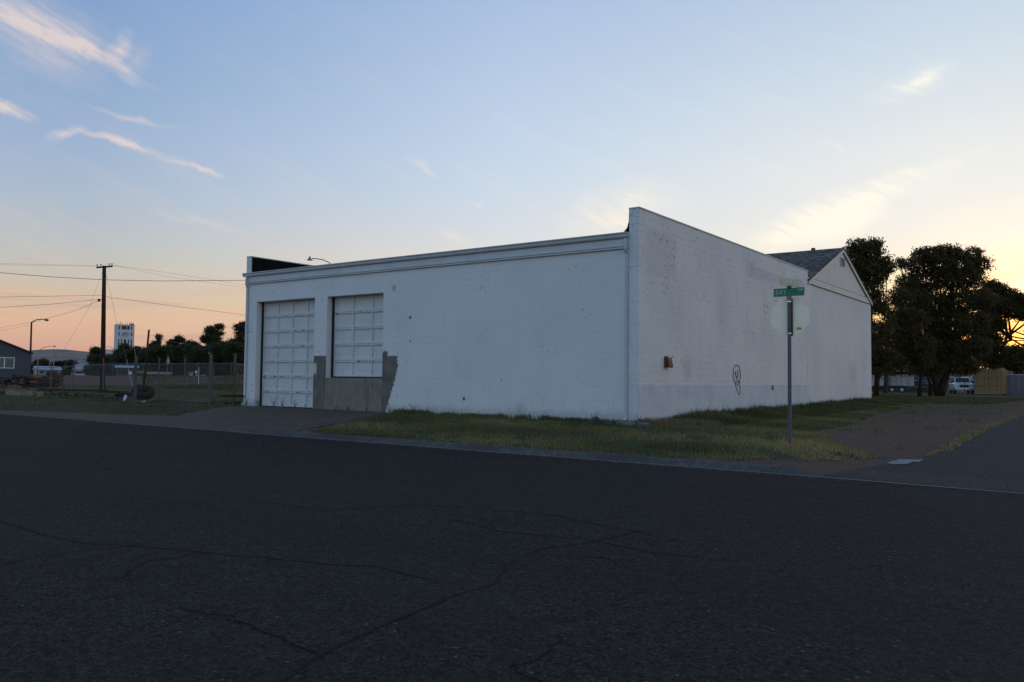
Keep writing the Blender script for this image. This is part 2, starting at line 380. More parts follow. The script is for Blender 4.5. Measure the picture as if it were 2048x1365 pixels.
M['wire'] = simple('wire_grey', (.11,.10,.10), .7, .1, 3., bmp=0)
M['insul'] = simple('insulator_glass', (.18,.20,.20), .3, .1, 3., bmp=0)
M['rubber'] = simple('tyre_rubber', (.008,.008,.0085), .75, .3, 15., spec=.2)
M['white'] = simple('white_panel', (.62,.62,.60), .5, .06, 3.)
M['post'] = simple('sign_post_steel', (.10,.09,.105), .6, .2, 14., .3)
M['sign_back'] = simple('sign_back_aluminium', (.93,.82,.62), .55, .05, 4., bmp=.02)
M['sign_red'] = simple('sign_red', (.45,.02,.02), .4, .05)
M['sign_green'] = simple('street_sign_green', (.012,.16,.075), .45, .10, 10., bmp=.03)
M['sign_pale'] = simple('backlit_tint_sign', (.42,.50,.33), .5, .08, 12., bmp=.02)  # pale green stands in for the low sun shining through the blade
M['letter'] = simple('sign_letters', (.36,.52,.46), .5, .05, bmp=0)
M['letter_pale'] = simple('pale_sign_letters', (.72,.74,.62), .5, .05, bmp=0)
M['sticker'] = simple('ochre_sticker', (.40,.24,.03), .5, .1)
M['graf'] = simple('black_marker_paint', (.03,.028,.03), .6, .2)
M['yellow'] = simple('container_yellow', (.30,.19,.085), .6, .15, 2.)
M['grey_metal'] = simple('grey_corrugated', (.20,.18,.20), .55, .1, 2.)
M['shed_grey'] = simple('grey_shed_siding', (.055,.065,.085), .7, .08, 1.)
M['glass'] = simple('window_glass', (.03,.03,.035), .35, .1, 1., bmp=0, spec=.25)
M['carpaint'] = simple('white_car_paint', (.55,.57,.62), .25, .03, 2., bmp=0)
M['blacktrim'] = simple('black_plastic', (.012,.012,.014), .5, .2)
M['chrome'] = simple('chrome', (.6,.6,.6), .2, .05, 2., 1., bmp=0)
M['blue'] = simple('blue_lettering', (.06,.09,.30), .5, .05)
M['roof_metal'] = simple('pale_metal_roof', (.26,.30,.34), .4, .08, 1.)
M['beige'] = simple('beige_wall', (.20,.165,.12), .7, .1, 1.)
M['rubble'] = simple('broken_concrete', (.10,.098,.082), .9, .25, 4., bmp=.5)
M['rubble_y'] = simple('pale_yellow_concrete', (.21,.18,.11), .9, .2, 4., bmp=.5)
M['bark'] = simple('tree_bark', (.034,.024,.017), .9, .35, 9., bmp=.6, spec=.1)
M['lamp_head'] = simple('lamp_housing', (.22,.22,.22), .5, .1)
M['tower'] = simple('tower_concrete', (.55,.55,.56), .8, .06, .05)
M['black'] = simple('black_paint', (.02,.02,.022), .6, .2)

def infill_mat():
    m, q, b = new_mat('rain_streaked_concrete'); pos = q.new('ShaderNodeNewGeometry').outputs['Position']; X, Y, Z = q.sep(pos)
    uv = q.comb(X, Z); n = q.noise(uv, 3., 6., .6); s = q.noise(q.vscale(uv, (5., .35, 1)), 2., 5., .6)
    col = q.mix(q.mr(n, .3, .7), (.125,.112,.095,1), (.21,.185,.155,1))
    col = q.mix(q.mr(s, .45, .7, 0, .7), col, (.31,.265,.22,1))
    q.put(b.inputs['Base Color'], col); b.inputs['Roughness'].default_value = .85; bump(q, b, q.noise(uv, 30., 5.), .4, .005); return m
M['infill'] = infill_mat()

def shingle_mat():
    m, q, b = new_mat('worn_shingles'); pos = q.new('ShaderNodeNewGeometry').outputs['Position']; X, Y, Z = q.sep(pos)
    br = q.new('ShaderNodeTexBrick'); q.put(br.inputs['Vector'], q.comb(X, q.m('MULTIPLY', Z, 1.9)))
    br.inputs['Scale'].default_value = 1; br.inputs['Brick Width'].default_value = .3; br.inputs['Row Height'].default_value = .22
    br.inputs['Mortar Size'].default_value = .02
    br.inputs['Color1'].default_value = (.062,.050,.042,1); br.inputs['Color2'].default_value = (.21,.175,.145,1); br.inputs['Mortar'].default_value = (.022,.02,.02,1)
    n = q.noise(pos, 2.5, 5.); col = q.mix(q.mr(n, .4, .7, 0, .6), br.outputs[0], (.055,.043,.036,1))
    q.put(b.inputs['Base Color'], col); b.inputs['Roughness'].default_value = .9; b.inputs['Specular IOR Level'].default_value = .2
    bump(q, b, br.outputs['Fac'], -.8, .02); return m
M['shingle'] = shingle_mat()

def asphalt_mat(name, tint, patchy):
    m, q, b = new_mat(name); pos = q.new('ShaderNodeNewGeometry').outputs['Position']
    fine = q.noise(pos, 55., 3., .7); agg = q.vor(pos, 70., out='Color'); ag = q.sep(agg)[0]
    midn = q.noise(pos, 5., 5., .65); low = q.noise(pos, .35, 4., .55)
    lane = q.noise(q.vscale(pos, (.05, .9, 1)), 1., 3., .5)
    fine = q.m('ADD', q.m('MULTIPLY', fine, .55), q.m('MULTIPLY', q.noise(pos, 24., 3., .6), .45)); a = tuple(v*.12 for v in tint)+(1,); c = tuple(v*2.3 for v in tint)+(1,)
    col = q.mix(q.mr(fine, .36, .64), a, c)
    col = q.mix(q.mr(ag, .86, 1., 0, .75), col, tuple(v*4. for v in tint)+(1,))
    sp = q.vor(pos, 16.); sel = q.sep(q.vor(pos, 16., out='Color'))
    chipm = q.m('MULTIPLY', q.mr(sp, .22, .12), q.mr(sel[1], .93, .95))
    col = q.mix(q.m('MULTIPLY', chipm, .8), col, (.20,.17,.15,1))
    col = q.mix(q.mr(midn, .45, .75, 0, .45), col, tuple(v*.55 for v in tint)+(1,))
    col = q.mix(q.mr(low, .4, .7, 0, .5*patchy), col, tuple(v*1.5 for v in tint)+(1,))
    col = q.mix(q.mr(lane, .5, .7, 0, .35*patchy), col, tuple(v*.6 for v in tint)+(1,))
    pt = q.noise(q.vscale(pos, (.5, .8, 1)), .55, 6., .6)
    col = q.mix(q.mr(pt, .55, .6, 0, .22*patchy), col, tuple(v*1.7 for v in tint)+(1,))
    dk = q.noise(pos, .8, 5., .65)
    col = q.mix(q.mr(dk, .62, .70, 0, .35*patchy), col, tuple(v*.45 for v in tint)+(1,))
    # hairline cracks
    wv_ = q.new('ShaderNodeVectorMath', operation='MULTIPLY_ADD'); nn_ = q.new('ShaderNodeTexNoise'); nn_.inputs['Scale'].default_value = 1.1
    q.put(nn_.inputs['Vector'], pos); q.put(wv_.inputs[0], nn_.outputs['Color']); wv_.inputs[1].default_value = (1.4,1.4,0); q.put(wv_.inputs[2], pos)
    ce = q.vor(wv_.outputs[0], .33, 'DISTANCE_TO_EDGE')
    crk = q.m('MULTIPLY', q.mr(ce, .006, .001), q.mr(q.noise(pos, .5, 2.), .56, .62))
    col = q.mix(q.m('MULTIPLY', crk, .35), col, (.009,.008,.008,1))
    q.put(b.inputs['Base Color'], col); b.inputs['Roughness'].default_value = .9; b.inputs['Specular IOR Level'].default_value = .08
    h = q.m('ADD', q.m('ADD', fine, q.m('MULTIPLY', ag, .8)), q.m('MULTIPLY', crk, -3.)); bump(q, b, h, 1., .012)
    return m
M['asphalt'] = asphalt_mat('road_asphalt', (.0265,.0208,.0168), .6)
M['asphalt_old'] = asphalt_mat('side_road_asphalt', (.052,.040,.036), .8)
M['seal'] = simple('crack_sealant', (.032,.0255,.021), 1., .5, 40., bmp=.4, spec=.04)
M['kerb'] = simple('kerb_concrete', (.085,.077,.066), .95, .3, 6., bmp=.5, c2=(.062,.056,.050), spec=.15)
M['linepaint'] = simple('worn_road_paint', (.22,.21,.20), .8, .5, 25., spec=.1)
M['gravel'] = simple('driveway_gravel', (.112,.080,.058), .95, .35, 22., bmp=.6, c2=(.085,.060,.045), spec=.1)

def ground_mat():
    m, q, b = new_mat('ground_cover'); pos = q.new('ShaderNodeNewGeometry').outputs['Position']
    at_ = q.new('ShaderNodeAttribute', attribute_name='grass'); gm = at_.outputs['Fac']
    n = q.noise(pos, 9., 6., .7); n2 = q.noise(pos, .9, 5., .6); n3 = q.noise(pos, .12, 4., .6)
    dirt = q.mix(q.mr(n, .3, .7), (.082,.046,.033,1), (.165,.094,.068,1))
    st = q.mr(q.vor(pos, 25.), .16, .06); dirt = q.mix(q.m('MULTIPLY', st, .5), dirt, (.17,.15,.135,1))
    grs = q.mix(q.mr(n, .3, .7), (.020,.024,.010,1), (.060,.064,.028,1))
    grs = q.mix(q.mr(n2, .5, .7), grs, (.085,.075,.040,1))
    grs = q.mix(q.mr(n3, .5, .68, 0, .7), grs, (.075,.068,.045,1))
    k = q.mr(q.m('ADD', gm, q.m('MULTIPLY', q.m('SUBTRACT', n2, .5), .9)), .35, .65)
    q.put(b.inputs['Base Color'], q.mix(k, dirt, grs)); b.inputs['Roughness'].default_value = .95; b.inputs['Specular IOR Level'].default_value = .1
    bump(q, b, q.m('ADD', n, n2), .9, .04); return m
M['ground'] = ground_mat()

def blade_mat(name, a, c, d):
    m, q, b = new_mat(name); t = q.new('ShaderNodeAttribute', attribute_name='tone').outputs['Fac']
    col = q.ramp(t, [(0, a+(1,)), (.55, c+(1,)), (1, d+(1,))])
    q.put(b.inputs['Base Color'], col); b.inputs['Roughness'].default_value = .7; b.inputs['Specular IOR Level'].default_value = .15
    return m
M['blade'] = blade_mat('grass_blades', (.030,.042,.014), (.135,.125,.048), (.36,.26,.11))
M['blade_dry'] = blade_mat('dry_grass_blades', (.06,.06,.03), (.16,.12,.07), (.30,.20,.12))
def leaf_mat(name, a, c):
    m, q, b = new_mat(name); t = q.new('ShaderNodeAttribute', attribute_name='tone').outputs['Fac']
    q.put(b.inputs['Base Color'], q.mix(t, a+(1,), c+(1,))); b.inputs['Roughness'].default_value = .6; b.inputs['Specular IOR Level'].default_value = .2
    tr = q.new('ShaderNodeBsdfTranslucent'); q.put(tr.inputs[0], q.mix(t, tuple(v*1.6 for v in a)+(1,), tuple(v*1.7 for v in c)+(1,)))
    mx = q.new('ShaderNodeMixShader'); mx.inputs[0].default_value = .35; q.put(mx.inputs[1], b.outputs[0]); q.put(mx.inputs[2], tr.outputs[0])
    q.put(m.node_tree.nodes['Material Output'].inputs[0], mx.outputs[0]); return m
M['leaf'] = leaf_mat('dark_leaves', (.048,.037,.013), (.105,.082,.028))
M['leaf_far'] = leaf_mat('far_leaves', (.034,.037,.015), (.078,.080,.034))
def link_mat():
    m, q, b = new_mat('chain_link_wire'); uv = q.new('ShaderNodeTexCoord').outputs['Object']; X, Y, Z = q.sep(uv)
    def tri(v): return q.m('ABSOLUTE', q.m('SUBTRACT', q.m('FRACT', q.m('DIVIDE', v, .075)), .5))
    a = tri(q.m('ADD', X, Z)); c = tri(q.m('SUBTRACT', X, Z))
    k = q.m('LESS_THAN', q.m('MINIMUM', a, c), .03)
    b.inputs['Base Color'].default_value = (.14,.14,.145,1); b.inputs['Roughness'].default_value = .6; q.put(b.inputs['Alpha'], k); return m
M['link'] = link_mat()

# ------------------------------------------------------------------ terrain
def lerp(v, pts):
    return np.interp(v, [p[0] for p in pts], [p[1] for p in pts])
def sst(v, a, b):
    t = np.clip((v-a)/(b-a), 0, 1); return t*t*(3-2*t)
def gh(x, y):
    x = np.asarray(x, float); y = np.asarray(y, float)
    kerb = lerp(y, [(-6.165, -.45), (-6.15, -.262), (-4, -.13), (-1.5, 0)]); drive = lerp(y, [(-6.5, -.364), (-3, -.15), (-.6, 0)])
    side = lerp(y, [(-6.5, -.365), (-3.5, -.31), (0, -.16), (5, 0)])
    wl = sst(x, -9.8, -8.8); wr = sst(x, 5.6, 7.3)
    z = drive*(1-wl)+kerb*wl; z = z*(1-wr)+side*wr
    z = z+.14*sst(y, 8, 27)*sst(x, -16, -5)
    bank = 1.02*sst((y+20.53)*.807-(x-10.87)*.59, 104, 112)          # railway bank across the left background
    z = z+bank*sst(-x, 40, 60)
    return np.where(y < -6.5, -.55, z)
def inpoly(x, y, poly):
    r = np.zeros(x.shape, bool); n = len(poly)
    for i in range(n):
        x0, y0 = poly[i]; x1, y1 = poly[(i+1) % n]
        c = ((y0 > y) != (y1 > y)); r ^= c & (x < (x1-x0)*(y-y0)/((y1-y0) if y1 != y0 else 1e-9)+x0)
    return r
LAWN = [(-9.3,0),(-8.1,-1.4),(-7.3,-3.4),(-6.3,-6.15),(3.6,-6.12),(5.2,-5.85),(6.5,-4.7),(7.15,-2.9),(6.1,-2.3),(4.7,.2),(4.7,4.3),(3.4,14),(3.0,27),(2.6,36),(-1,36),(.2,27),(.2,0)]
LEFTG = [(-17.8,1),(-17.4,-1.4),(-16.2,-3.2),(-15.2,-4.6),(-17,-5.5),(-30,-5.7),(-90,-5),(-3000,0),(-3000,3000),(-20,3000),(-17.8,20)]
xs = np.unique(np.concatenate([np.arange(-40, 24, .3), np.arange(-140, -40, 2.5), np.arange(24, 140, 5), -140*1.35**np.arange(0, 13), 140*1.35**np.arange(0, 13)]))
ys = np.unique(np.concatenate([np.arange(-6.9, 40, .3), np.arange(40, 160, 3.), 160*1.35**np.arange(0, 13), [-6.502, -6.5, -6.166, -6.149], -6.9-4*1.7**np.arange(0, 13)]))
GX, GY = np.meshgrid(xs, ys); GZ = gh(GX, GY)
rng = np.random.default_rng(5)
GZ = GZ+np.where(GY > -6.1, rng.normal(0, .006, GZ.shape), 0)*(np.abs(GX) < 60)*(GX < 6.5)
nx, ny = len(xs), len(ys)
idx = np.arange(nx*ny).reshape(ny, nx)
F = np.stack([idx[:-1,:-1], idx[:-1,1:], idx[1:,1:], idx[1:,:-1]], -1).reshape(-1, 4)
gm = (inpoly(GX, GY, LAWN) | inpoly(GX, GY, LEFTG) | ((GX > 20) & (GY > 0)) | (GY > 300)).astype(float)
gm = np.maximum(gm, .42*((GX > 7.5) & (GX < 8.1) & (GY > -3) & (GY < 60)))
gm = np.where(inpoly(GX, GY, [(3,14),(6.5,14),(7,45),(2,45)]), .45, gm)
DB = (GY+20.53)*.807-(GX-10.87)*.59
gm = np.where((DB > 99) & (DB < 125) & (GX < -40), .0, gm)
gm = np.where((GX > -12) & (GX < 8) & (GY > 40) & (GY < 200), .5, gm)
ground = npmesh('ground', np.stack([GX, GY, GZ], -1).reshape(-1, 3), F, M['ground'], attr={'grass': gm.ravel()})
tag(ground, kind='structure')
ground.data.polygons.foreach_set('use_smooth', [True]*len(ground.data.polygons))

# ------------------------------------------------------------------ roads
rd = MB()
xr = [-900, -300, -100, -60] + list(range(-50, 40, 5)) + [60, 100, 300, 900]
for i in range(len(xr)-1):
    rd.add([(xr[i], -46, -.35), (xr[i+1], -46, -.35), (xr[i+1], -6.5, -.35), (xr[i], -6.5, -.35)], [(0,1,2,3)])
tag(rd.build('road', M['asphalt'], fix=False), kind='structure')
yb = [-6.5, -6, -5.4, -4.8, -4.2, -3.6, -3, -2.4, -1.5, 0, 2, 5, 8, 14, 20, 27, 40, 60, 90, 140]
lx = [6.95, 7.0, 7.08, 7.2, 7.35, 7.5, 7.65, 7.8, 7.95, 8.05, 8.1, 8.1, 8.05, 8.0, 7.95, 7.9, 7.8, 7.8, 7.8, 7.8]
sr = MB(); cols = [0, .05, .1, .3, .6, 1]
random.seed(3)
pts = []
for y, l in zip(yb, lx):
    pts.append([(l+(17.5-l)*c, y) for c in cols])
vs = [(x, y, float(gh(x, max(y, -6.499)))+.016) for row in pts for x, y in row]
nc = len(cols)
sr.add(vs, [(i*nc+j, i*nc+j+1, (i+1)*nc+j+1, (i+1)*nc+j) for i in range(len(yb)-1) for j in range(nc-1)])
tag(sr.build('side_road', M['asphalt_old'], fix=False), kind='structure')

def strip(pts, wd, z):     # ribbon laid on the ground; wd may vary along it
    mb = MB(); P = [Vector((p[0], p[1])) for p in pts]; n = len(P); ws = wd if hasattr(wd, '__len__') else [wd]*n
    vs = []
    for i in range(n):
        t = (P[min(i+1,n-1)]-P[max(i-1,0)]).normalized(); nn = Vector((-t.y, t.x))*ws[i]/2
        vs += [(P[i].x+nn.x, P[i].y+nn.y, z), (P[i].x-nn.x, P[i].y-nn.y, z)]
    mb.add(vs, [(2*i, 2*i+1, 2*i+3, 2*i+2) for i in range(n-1)]); return mb
def wander(pts, step, amp, seed):
    rr = random.Random(seed); out = []
    for a, b in zip(pts[:-1], pts[1:]):
        n = max(1, int(math.dist(a, b)/step))
        for k in range(n):
            t = k/n; out.append((a[0]+(b[0]-a[0])*t+rr.uniform(-amp, amp), a[1]+(b[1]-a[1])*t+rr.uniform(-amp, amp)))
    return out+[pts[-1]]
cr = MB()
for pl, wd, sd in [([(7.418,-17.775), (7.260,-17.377), (7.158,-17.060), (7.117,-16.636), (7.038,-16.001)], .055, 1),
                   ([(7.038,-16.001), (7.010,-15.470), (6.730,-14.934), (6.633,-14.231), (6.791,-13.654), (6.897,-12.716)], .028, 2),
                   ([(4.971,-13.536), (5.768,-13.727), (6.728,-13.547), (7.622,-13.753), (7.892,-13.613)], .03, 3),
                   ([(1.981,-14.126), (3.344,-14.008), (4.063,-12.892), (5.609,-12.562), (7.064,-12.935)], .03, 4),
                   ([(4.860,-16.084), (5.541,-15.899), (5.976,-15.640), (6.699,-15.721)], .03, 5),
                   ([(1.302,-16.613), (3.091,-16.700), (4.026,-16.367), (4.860,-16.084)], .03, 6),
                   ([(6.969,-9.850), (8.143,-9.524), (10.012,-9.524)], .025, 7)]:
    p = wander(wander(pl, .5, .05, sd+9), .07, .010, sd); rr = random.Random(sd); s_ = strip(p, [wd*rr.uniform(.3, .85) for _ in p], -.346); cr.add(s_.v, s_.f)
tag(cr.build('crack_sealant', M['seal'], fix=False), kind='structure')

# kerb: low sloped face, joints every three metres
kb = MB(); prof = [(-6.54, -.352), (-6.50, -.342), (-6.28, -.268), (-6.24, -.256), (-6.13, -.248), (-6.12, -.45), (-6.54, -.45)]
x = -8.9
while x < 6.2:
    x1 = min(x+1.5, 6.2); jog = random.uniform(-.004, .004)
    kb.prism([(a, b+jog) for a, b in prof], x+.006, x1-.006, 'x'); x = x1
ends = [(6.206, 1.), (6.5, .75), (6.75, .4), (6.95, .04)]
vs = []
for ex, k in ends: vs += [(ex, a-.08*(1-k), -.352+(b+.352)*k if b > -.4 else b) for a, b in prof]
n = len(prof); kb.add(vs, [(i*n+j, (i+1)*n+j, (i+1)*n+(j+1)%n, i*n+(j+1)%n) for i in range(3) for j in range(n)]+[tuple(range(n)), tuple(3*n+k for k in range(n))])
ends = [(-8.906, 1.), (-9.3, .6), (-9.9, .1), (-10.1, .02)]
vs = []
for ex, k in ends: vs += [(ex, a, -.352+(b+.352)*k if b > -.4 else b) for a, b in prof]
kb.add(vs, [(i*n+j, (i+1)*n+j, (i+1)*n+(j+1)%n, i*n+(j+1)%n) for i in range(3) for j in range(n)]+[tuple(range(n))])
tag(kb.build('kerb', M['kerb']), kind='structure')
gt = strip([(-16.5,-6.53), (-9,-6.53), (6.9,-6.53)], .07, -.3445)
g2 = strip(wander([(6.8,-6.55), (8.5,-6.62), (17,-6.9)], .5, .012, 5), .085, -.3435); gt.add(g2.v, g2.f)
tag(gt.build('gutter_strip', simple('gutter_concrete', (.15,.145,.14), .85, .2, 8.), fix=False), kind='structure')
sp_ = [(7.384,-3.796), (7.486,-3.117), (7.880,-2.952), (7.863,-3.355), (7.764,-3.383), (7.742,-3.777), (7.535,-4.028)]
lm = MB().add([(p[0], p[1], float(gh(p[0], p[1]))+.03) for p in sp_], [tuple(range(len(sp_)))])
tag(lm.build('stop_line', M['linepaint'], fix=False), kind='structure')

# driveway apron of packed gravel in front of the doors
dv = MB(); DP = []
for y in np.linspace(-6.5, 0, 15):
    l = np.interp(y, [-6.5,-5.3,-4.4,-3,-1.2,0], [-30,-24,-15.4,-16.4,-17.3,-17.5]); r = np.interp(y, [-6.5,-3.4,-1.4,0], [-6.7,-7.6,-8.4,-9.5])
    DP.append([(l+(r-l)*k/16+random.uniform(-.08,.08)*(k in (0,16)), y) for k in range(17)])
vs = [(x, y, float(gh(x, max(y,-6.499)))+.014) for row in DP for x, y in row]
dv.add(vs, [(i*17+j, i*17+j+1, (i+1)*17+j+1, (i+1)*17+j) for i in range(len(DP)-1) for j in range(16)])
tag(dv.build('driveway', M['gravel'], fix=False), kind='structure')

# hills
hl = MB(); n = 220; vs = []
rr = random.Random(8)
def hillh(t): return 80+13*math.sin(t*9)+8*math.sin(t*31+1)+6*math.sin(t*83)+4*math.sin(t*210)
for i in range(n):
    t = i/(n-1); a = R(-36.2)+R(-75+150*t); dr = Vector((math.sin(a), math.cos(a), 0))
    for k, (d, hf) in enumerate([(2200, -.1), (2500, .35), (2800, .72), (3100, 1.), (3500, .6)]):
        h = hillh(t)*(1 if t < .5 else max(.25, 1-(t-.5)*2.2)); p = dr*d; vs.append((p.x+10, p.y-20, h*hf+rr.uniform(-1.5,1.5)))
hl.add(vs, [(i*5+j, (i+1)*5+j, (i+1)*5+j+1, i*5+j+1) for i in range(n-1) for j in range(4)])
hm_ = simple('dry_hillside', (.20,.135,.10), .95, .45, .012, bmp=0, c2=(.10,.08,.065))
tag(hl.build('hills', hm_, smooth=True), kind='structure')

# ------------------------------------------------------------------ the white building
B = empty('garage_building', (0,0,0), 0, 'long white concrete-block garage with two paneled doors and gabled rear roof', 'building')
def grid_wall(us, vs_, holes, y0, y1):      # wall in xz with openings, front at y0
    mb = MB(); nu, nv = len(us)-1, len(vs_)-1
    for i in range(nu):
        for j in range(nv):
            if (i, j) in holes: continue
            a, b_, c, d = us[i], us[i+1], vs_[j], vs_[j+1]
            mb.add([(a,y0,c),(b_,y0,c),(b_,y0,d),(a,y0,d)], [(0,1,2,3)]); mb.add([(a,y1,c),(b_,y1,c),(b_,y1,d),(a,y1,d)], [(3,2,1,0)])
            for (di, dj, p, q_) in ((-1,0,(a,c),(a,d)), (1,0,(b_,d),(b_,c)), (0,-1,(b_,c),(a,c)), (0,1,(a,d),(b_,d))):
                ii, jj = i+di, j+dj
                if (ii, jj) in holes or not (0 <= ii < nu and 0 <= jj < nv):
                    mb.add([(p[0],y0,p[1]),(q_[0],y0,q_[1]),(q_[0],y1,q_[1]),(p[0],y1,p[1])], [(0,1,2,3)])
    return mb
us = [-17.3, -16.87, -13.37, -12.68, -9.76, -.10]; vz = [-.35, -.02, 4.19, 5.30]
grid_wall(us, vz, {(1,0),(1,1),(3,0),(3,1)}, 0.004, .32).build('front_wall', M['wall_front'], B, fix=False)
w_ = MB().box((-.10, 0, -.4), (.20, 15.75, 6.04)); w_.build('side_wall', [M['wall_side']], B)
MB().box((-17.60, 0, -.4), (-17.30, 15.75, 6.04)).build('side_wall', M['wall_side'], B)
MB().box((-17.3, 15.45, 0), (-.1, 15.75, 5.3)).build('back_wall', M['wall_side'], B)
MB().box((-.12, -.012, 6.04), (.222, 15.765, 6.075)).build('coping', M['trim'], B); MB().box((-17.62, -.012, 6.04), (-17.28, 15.765, 6.075)).build('coping', M['trim'], B)
# stucco plinth, a finger proud of the block wall
def stucco():
    m, q, b = new_mat('painted_stucco'); pos = q.new('ShaderNodeNewGeometry').outputs['Position']; X, Y, Z = q.sep(pos)
    uv = q.comb(Y, Z); n = q.noise(uv, 22., 5., .7); l = q.noise(uv, 1.5, 4.); c = q.noise(q.vscale(uv, (1.3,.8,1)), 14., 4., .6)
    ch = q.mr(q.m('ADD', c, q.m('MULTIPLY', q.m('SUBTRACT', l, .5), .3)), .665, .69)
    col = q.mix(q.mr(l, .35, .65), (.50,.53,.56,1), (.60,.61,.62,1))
    col = q.mix(q.m('MULTIPLY', ch, .8), col, (.19,.18,.17,1))
    foot = q.m('MULTIPLY', q.mr(q.m('SUBTRACT', Z, q.m('MULTIPLY', l, .35)), .05, -.2), .6); col = q.mix(foot, col, (.2,.18,.15,1))
    q.put(b.inputs['Base Color'], col); b.inputs['Roughness'].default_value = .8; b.inputs['Specular IOR Level'].default_value = .2; bump(q, b, q.m('SUBTRACT', n, ch), .8, .015); return m
M['stucco'] = stucco()
MB().add([(.203,.002,-.4),(.216,.002,-.4),(.216,.002,1.10),(.203,.002,1.118), (.203,15.7,-.4),(.216,15.7,-.4),(.216,15.7,1.10),(.203,15.7,1.118)],
         [(0,1,2,3),(7,6,5,4),(1,5,6,2),(2,6,7,3)]).build('plinth', M['stucco'], B)
# roof deck, tarred parapet linings
MB().add([(-17.28,.1,5.32),(-.12,.1,5.32),(-.12,15.5,5.55),(-17.28,15.5,5.55)], [(0,1,2,3)]).build('roof', M['tar'], B)
MB().box((-17.298,.03,5.33),(-17.27,15.4,6.03)).build('tar_lining', M['tar'], B); tl = MB().prism([(-.4,5.36),(-.3,5.40),(-.18,5.52),(-.13,5.7),(-.12,6.02),(-.103,6.02),(-.103,5.34)], .02, 15.4, 'y'); tl.build('tar_lining', M['tar'], B)
# fascia, moulding, gutter, downspouts
fa = MB().box((-17.36,-.045,4.93),(-.10,.004,5.30)); fa.build('fascia', M['fascia'], B)
mo = MB().box((-17.36,-.075,4.985),(-.12,-.0455,5.012)); mo.box((-17.36,-.065,4.925),(-.12,-.0455,4.948)); mo.build('moulding', M['fascia'], B)
gp = [(-.046,5.24),(-.10,5.225),(-.125,5.26),(-.135,5.33),(-.165,5.345),(-.165,5.375),(-.15,5.375),(-.15,5.36),(-.12,5.35),(-.105,5.25),(-.06,5.26),(-.06,5.37),(-.046,5.37)]
MB().prism(gp, -17.68, -.08, 'x').build('gutter', M['trim'], B)
def spout(x, zt, toe):
    d = MB(); d.box((x-.04,-.135,zt-.30),(x+.04,-.075,zt))
    d.add([(x-.04,-.135,zt-.30),(x+.04,-.135,zt-.30),(x+.04,-.075,zt-.30),(x-.04,-.075,zt-.30),(x-.04,-.06,zt-.44),(x+.04,-.06,zt-.44),(x+.04,-.006,zt-.44),(x-.04,-.006,zt-.44)],
          [(0,1,5,4),(1,2,6,5),(2,3,7,6),(3,0,4,7)])
    d.box((x-.038,-.058,.17),(x+.038,-.008,zt-.44))
    d.add([(x-.038,-.058,.17),(x+.038,-.058,.17),(x+.038,-.008,.17),(x-.038,-.008,.17),(x-.038,-.19,.09),(x+.038,-.19,.09),(x+.038,-.16,.04),(x-.038,-.16,.04)],
          [(0,1,5,4),(1,2,6,5),(2,3,7,6),(3,0,4,7)])
    for z in (1.3, 3.2): d.box((x-.055,-.062,z),(x+.055,-.003,z+.03))
    return d
spout(-.155, 5.2, 1).build('downspout', M['trim'], B); spout(-17.44, 5.2, 1).build('downspout', M['trim'], B)
# garage doors
def garage(x0, x1, z0, z1, ncol, nrow, y, mat, name='garage_door'):
    d = MB(); cw = (x1-x0)/ncol; rh = (z1-z0)/nrow; st_ = .058
    d.box((x0, y+.045, z0), (x1, y+.06, z1))
    for j in range(nrow):
        za, zb = z0+j*rh+.004, z0+(j+1)*rh-.004
        d.box((x0, y, za), (x1, y+.044, za+.07)); d.box((x0, y, zb-.055), (x1, y+.044, zb))
        for i in range(ncol+1):
            xc = x0+i*cw; a = max(x0, xc-st_/2); b_ = min(x1, xc+st_/2)
            if i == 0: b_ = x0+.06
            if i == ncol: a = x1-.06
            d.box((a, y+.002, za+.071), (b_, y+.044, zb-.056))
    return d.build(name, mat, B)
g1 = garage(-16.80, -13.25, .03, 4.21, 4, 7, .30, M['door'])
g1['label'] = 'tall seven row garage door reaching the ground'
g2_ = garage(-12.60, -9.62, 1.23, 4.215, 3, 5, .30, M['door_small'])
g2_['label'] = 'shorter five row garage door above bare concrete infill'
MB().box((-17.2,.35,-.1),(-9.3,.40,4.4)).build('door_backing', M['dark'], B)
fr = MB().box((-16.865,.24,-.1),(-16.80,.345,4.19)); fr.box((-12.675,.24,1.19),(-12.605,.345,4.19)); fr.box((-16.79,.28,-.1),(-13.38,.345,.03)); fr.box((-12.6,.26,1.185),(-9.77,.345,1.22)); fr.build('door_frame', M['dark'], B)
MB().box((-12.678,.012,-.35),(-9.762,.345,1.18)).build('concrete_infill', M['infill'], B)
# small things on the wall
wl = MB(); mt = Matrix.Translation((.23, 1.75, 1.75))
wl.prism([(-.02,-.12),(.13,-.16),(.15,-.13),(.09,.13),(-.02,.14)], -.13, .13, 'y', 0, mt); wl.box((.2,1.63,1.9),(.24,1.87,1.93)); wl.tube([(.24,1.9,1.87),(.34,1.97,1.91)], .012, 6)
lampo = wl.build('wall_lamp', M['rust'], B)
MB().add([(.379,1.80,1.605),(.379,1.87,1.605),(.325,1.87,1.85),(.325,1.80,1.85)], [(0,1,2,3)]).build('lens', simple('cracked_lens', (.45,.42,.36), .2, .2, 20.), lampo, fix=False)
vb = MB().lathe([(0,.05),(.055,.045),(.07,.0)], 10, 0, Matrix.Translation((.216,11.05,1.0)) @ Matrix.Rotation(R(90), 4, 'Y') @ Matrix.Scale(1.4, 4, (1,0,0)))
vb.box((.217,11.0,.90),(.255,11.1,.93)); vb.build('wall_vent', simple('weathered_vent', (.16,.13,.10), .7), B)
gf = MB()
def gl(pts, r=.010): gf.tube([(.222, a, b_) for a, b_ in pts], r, 5)
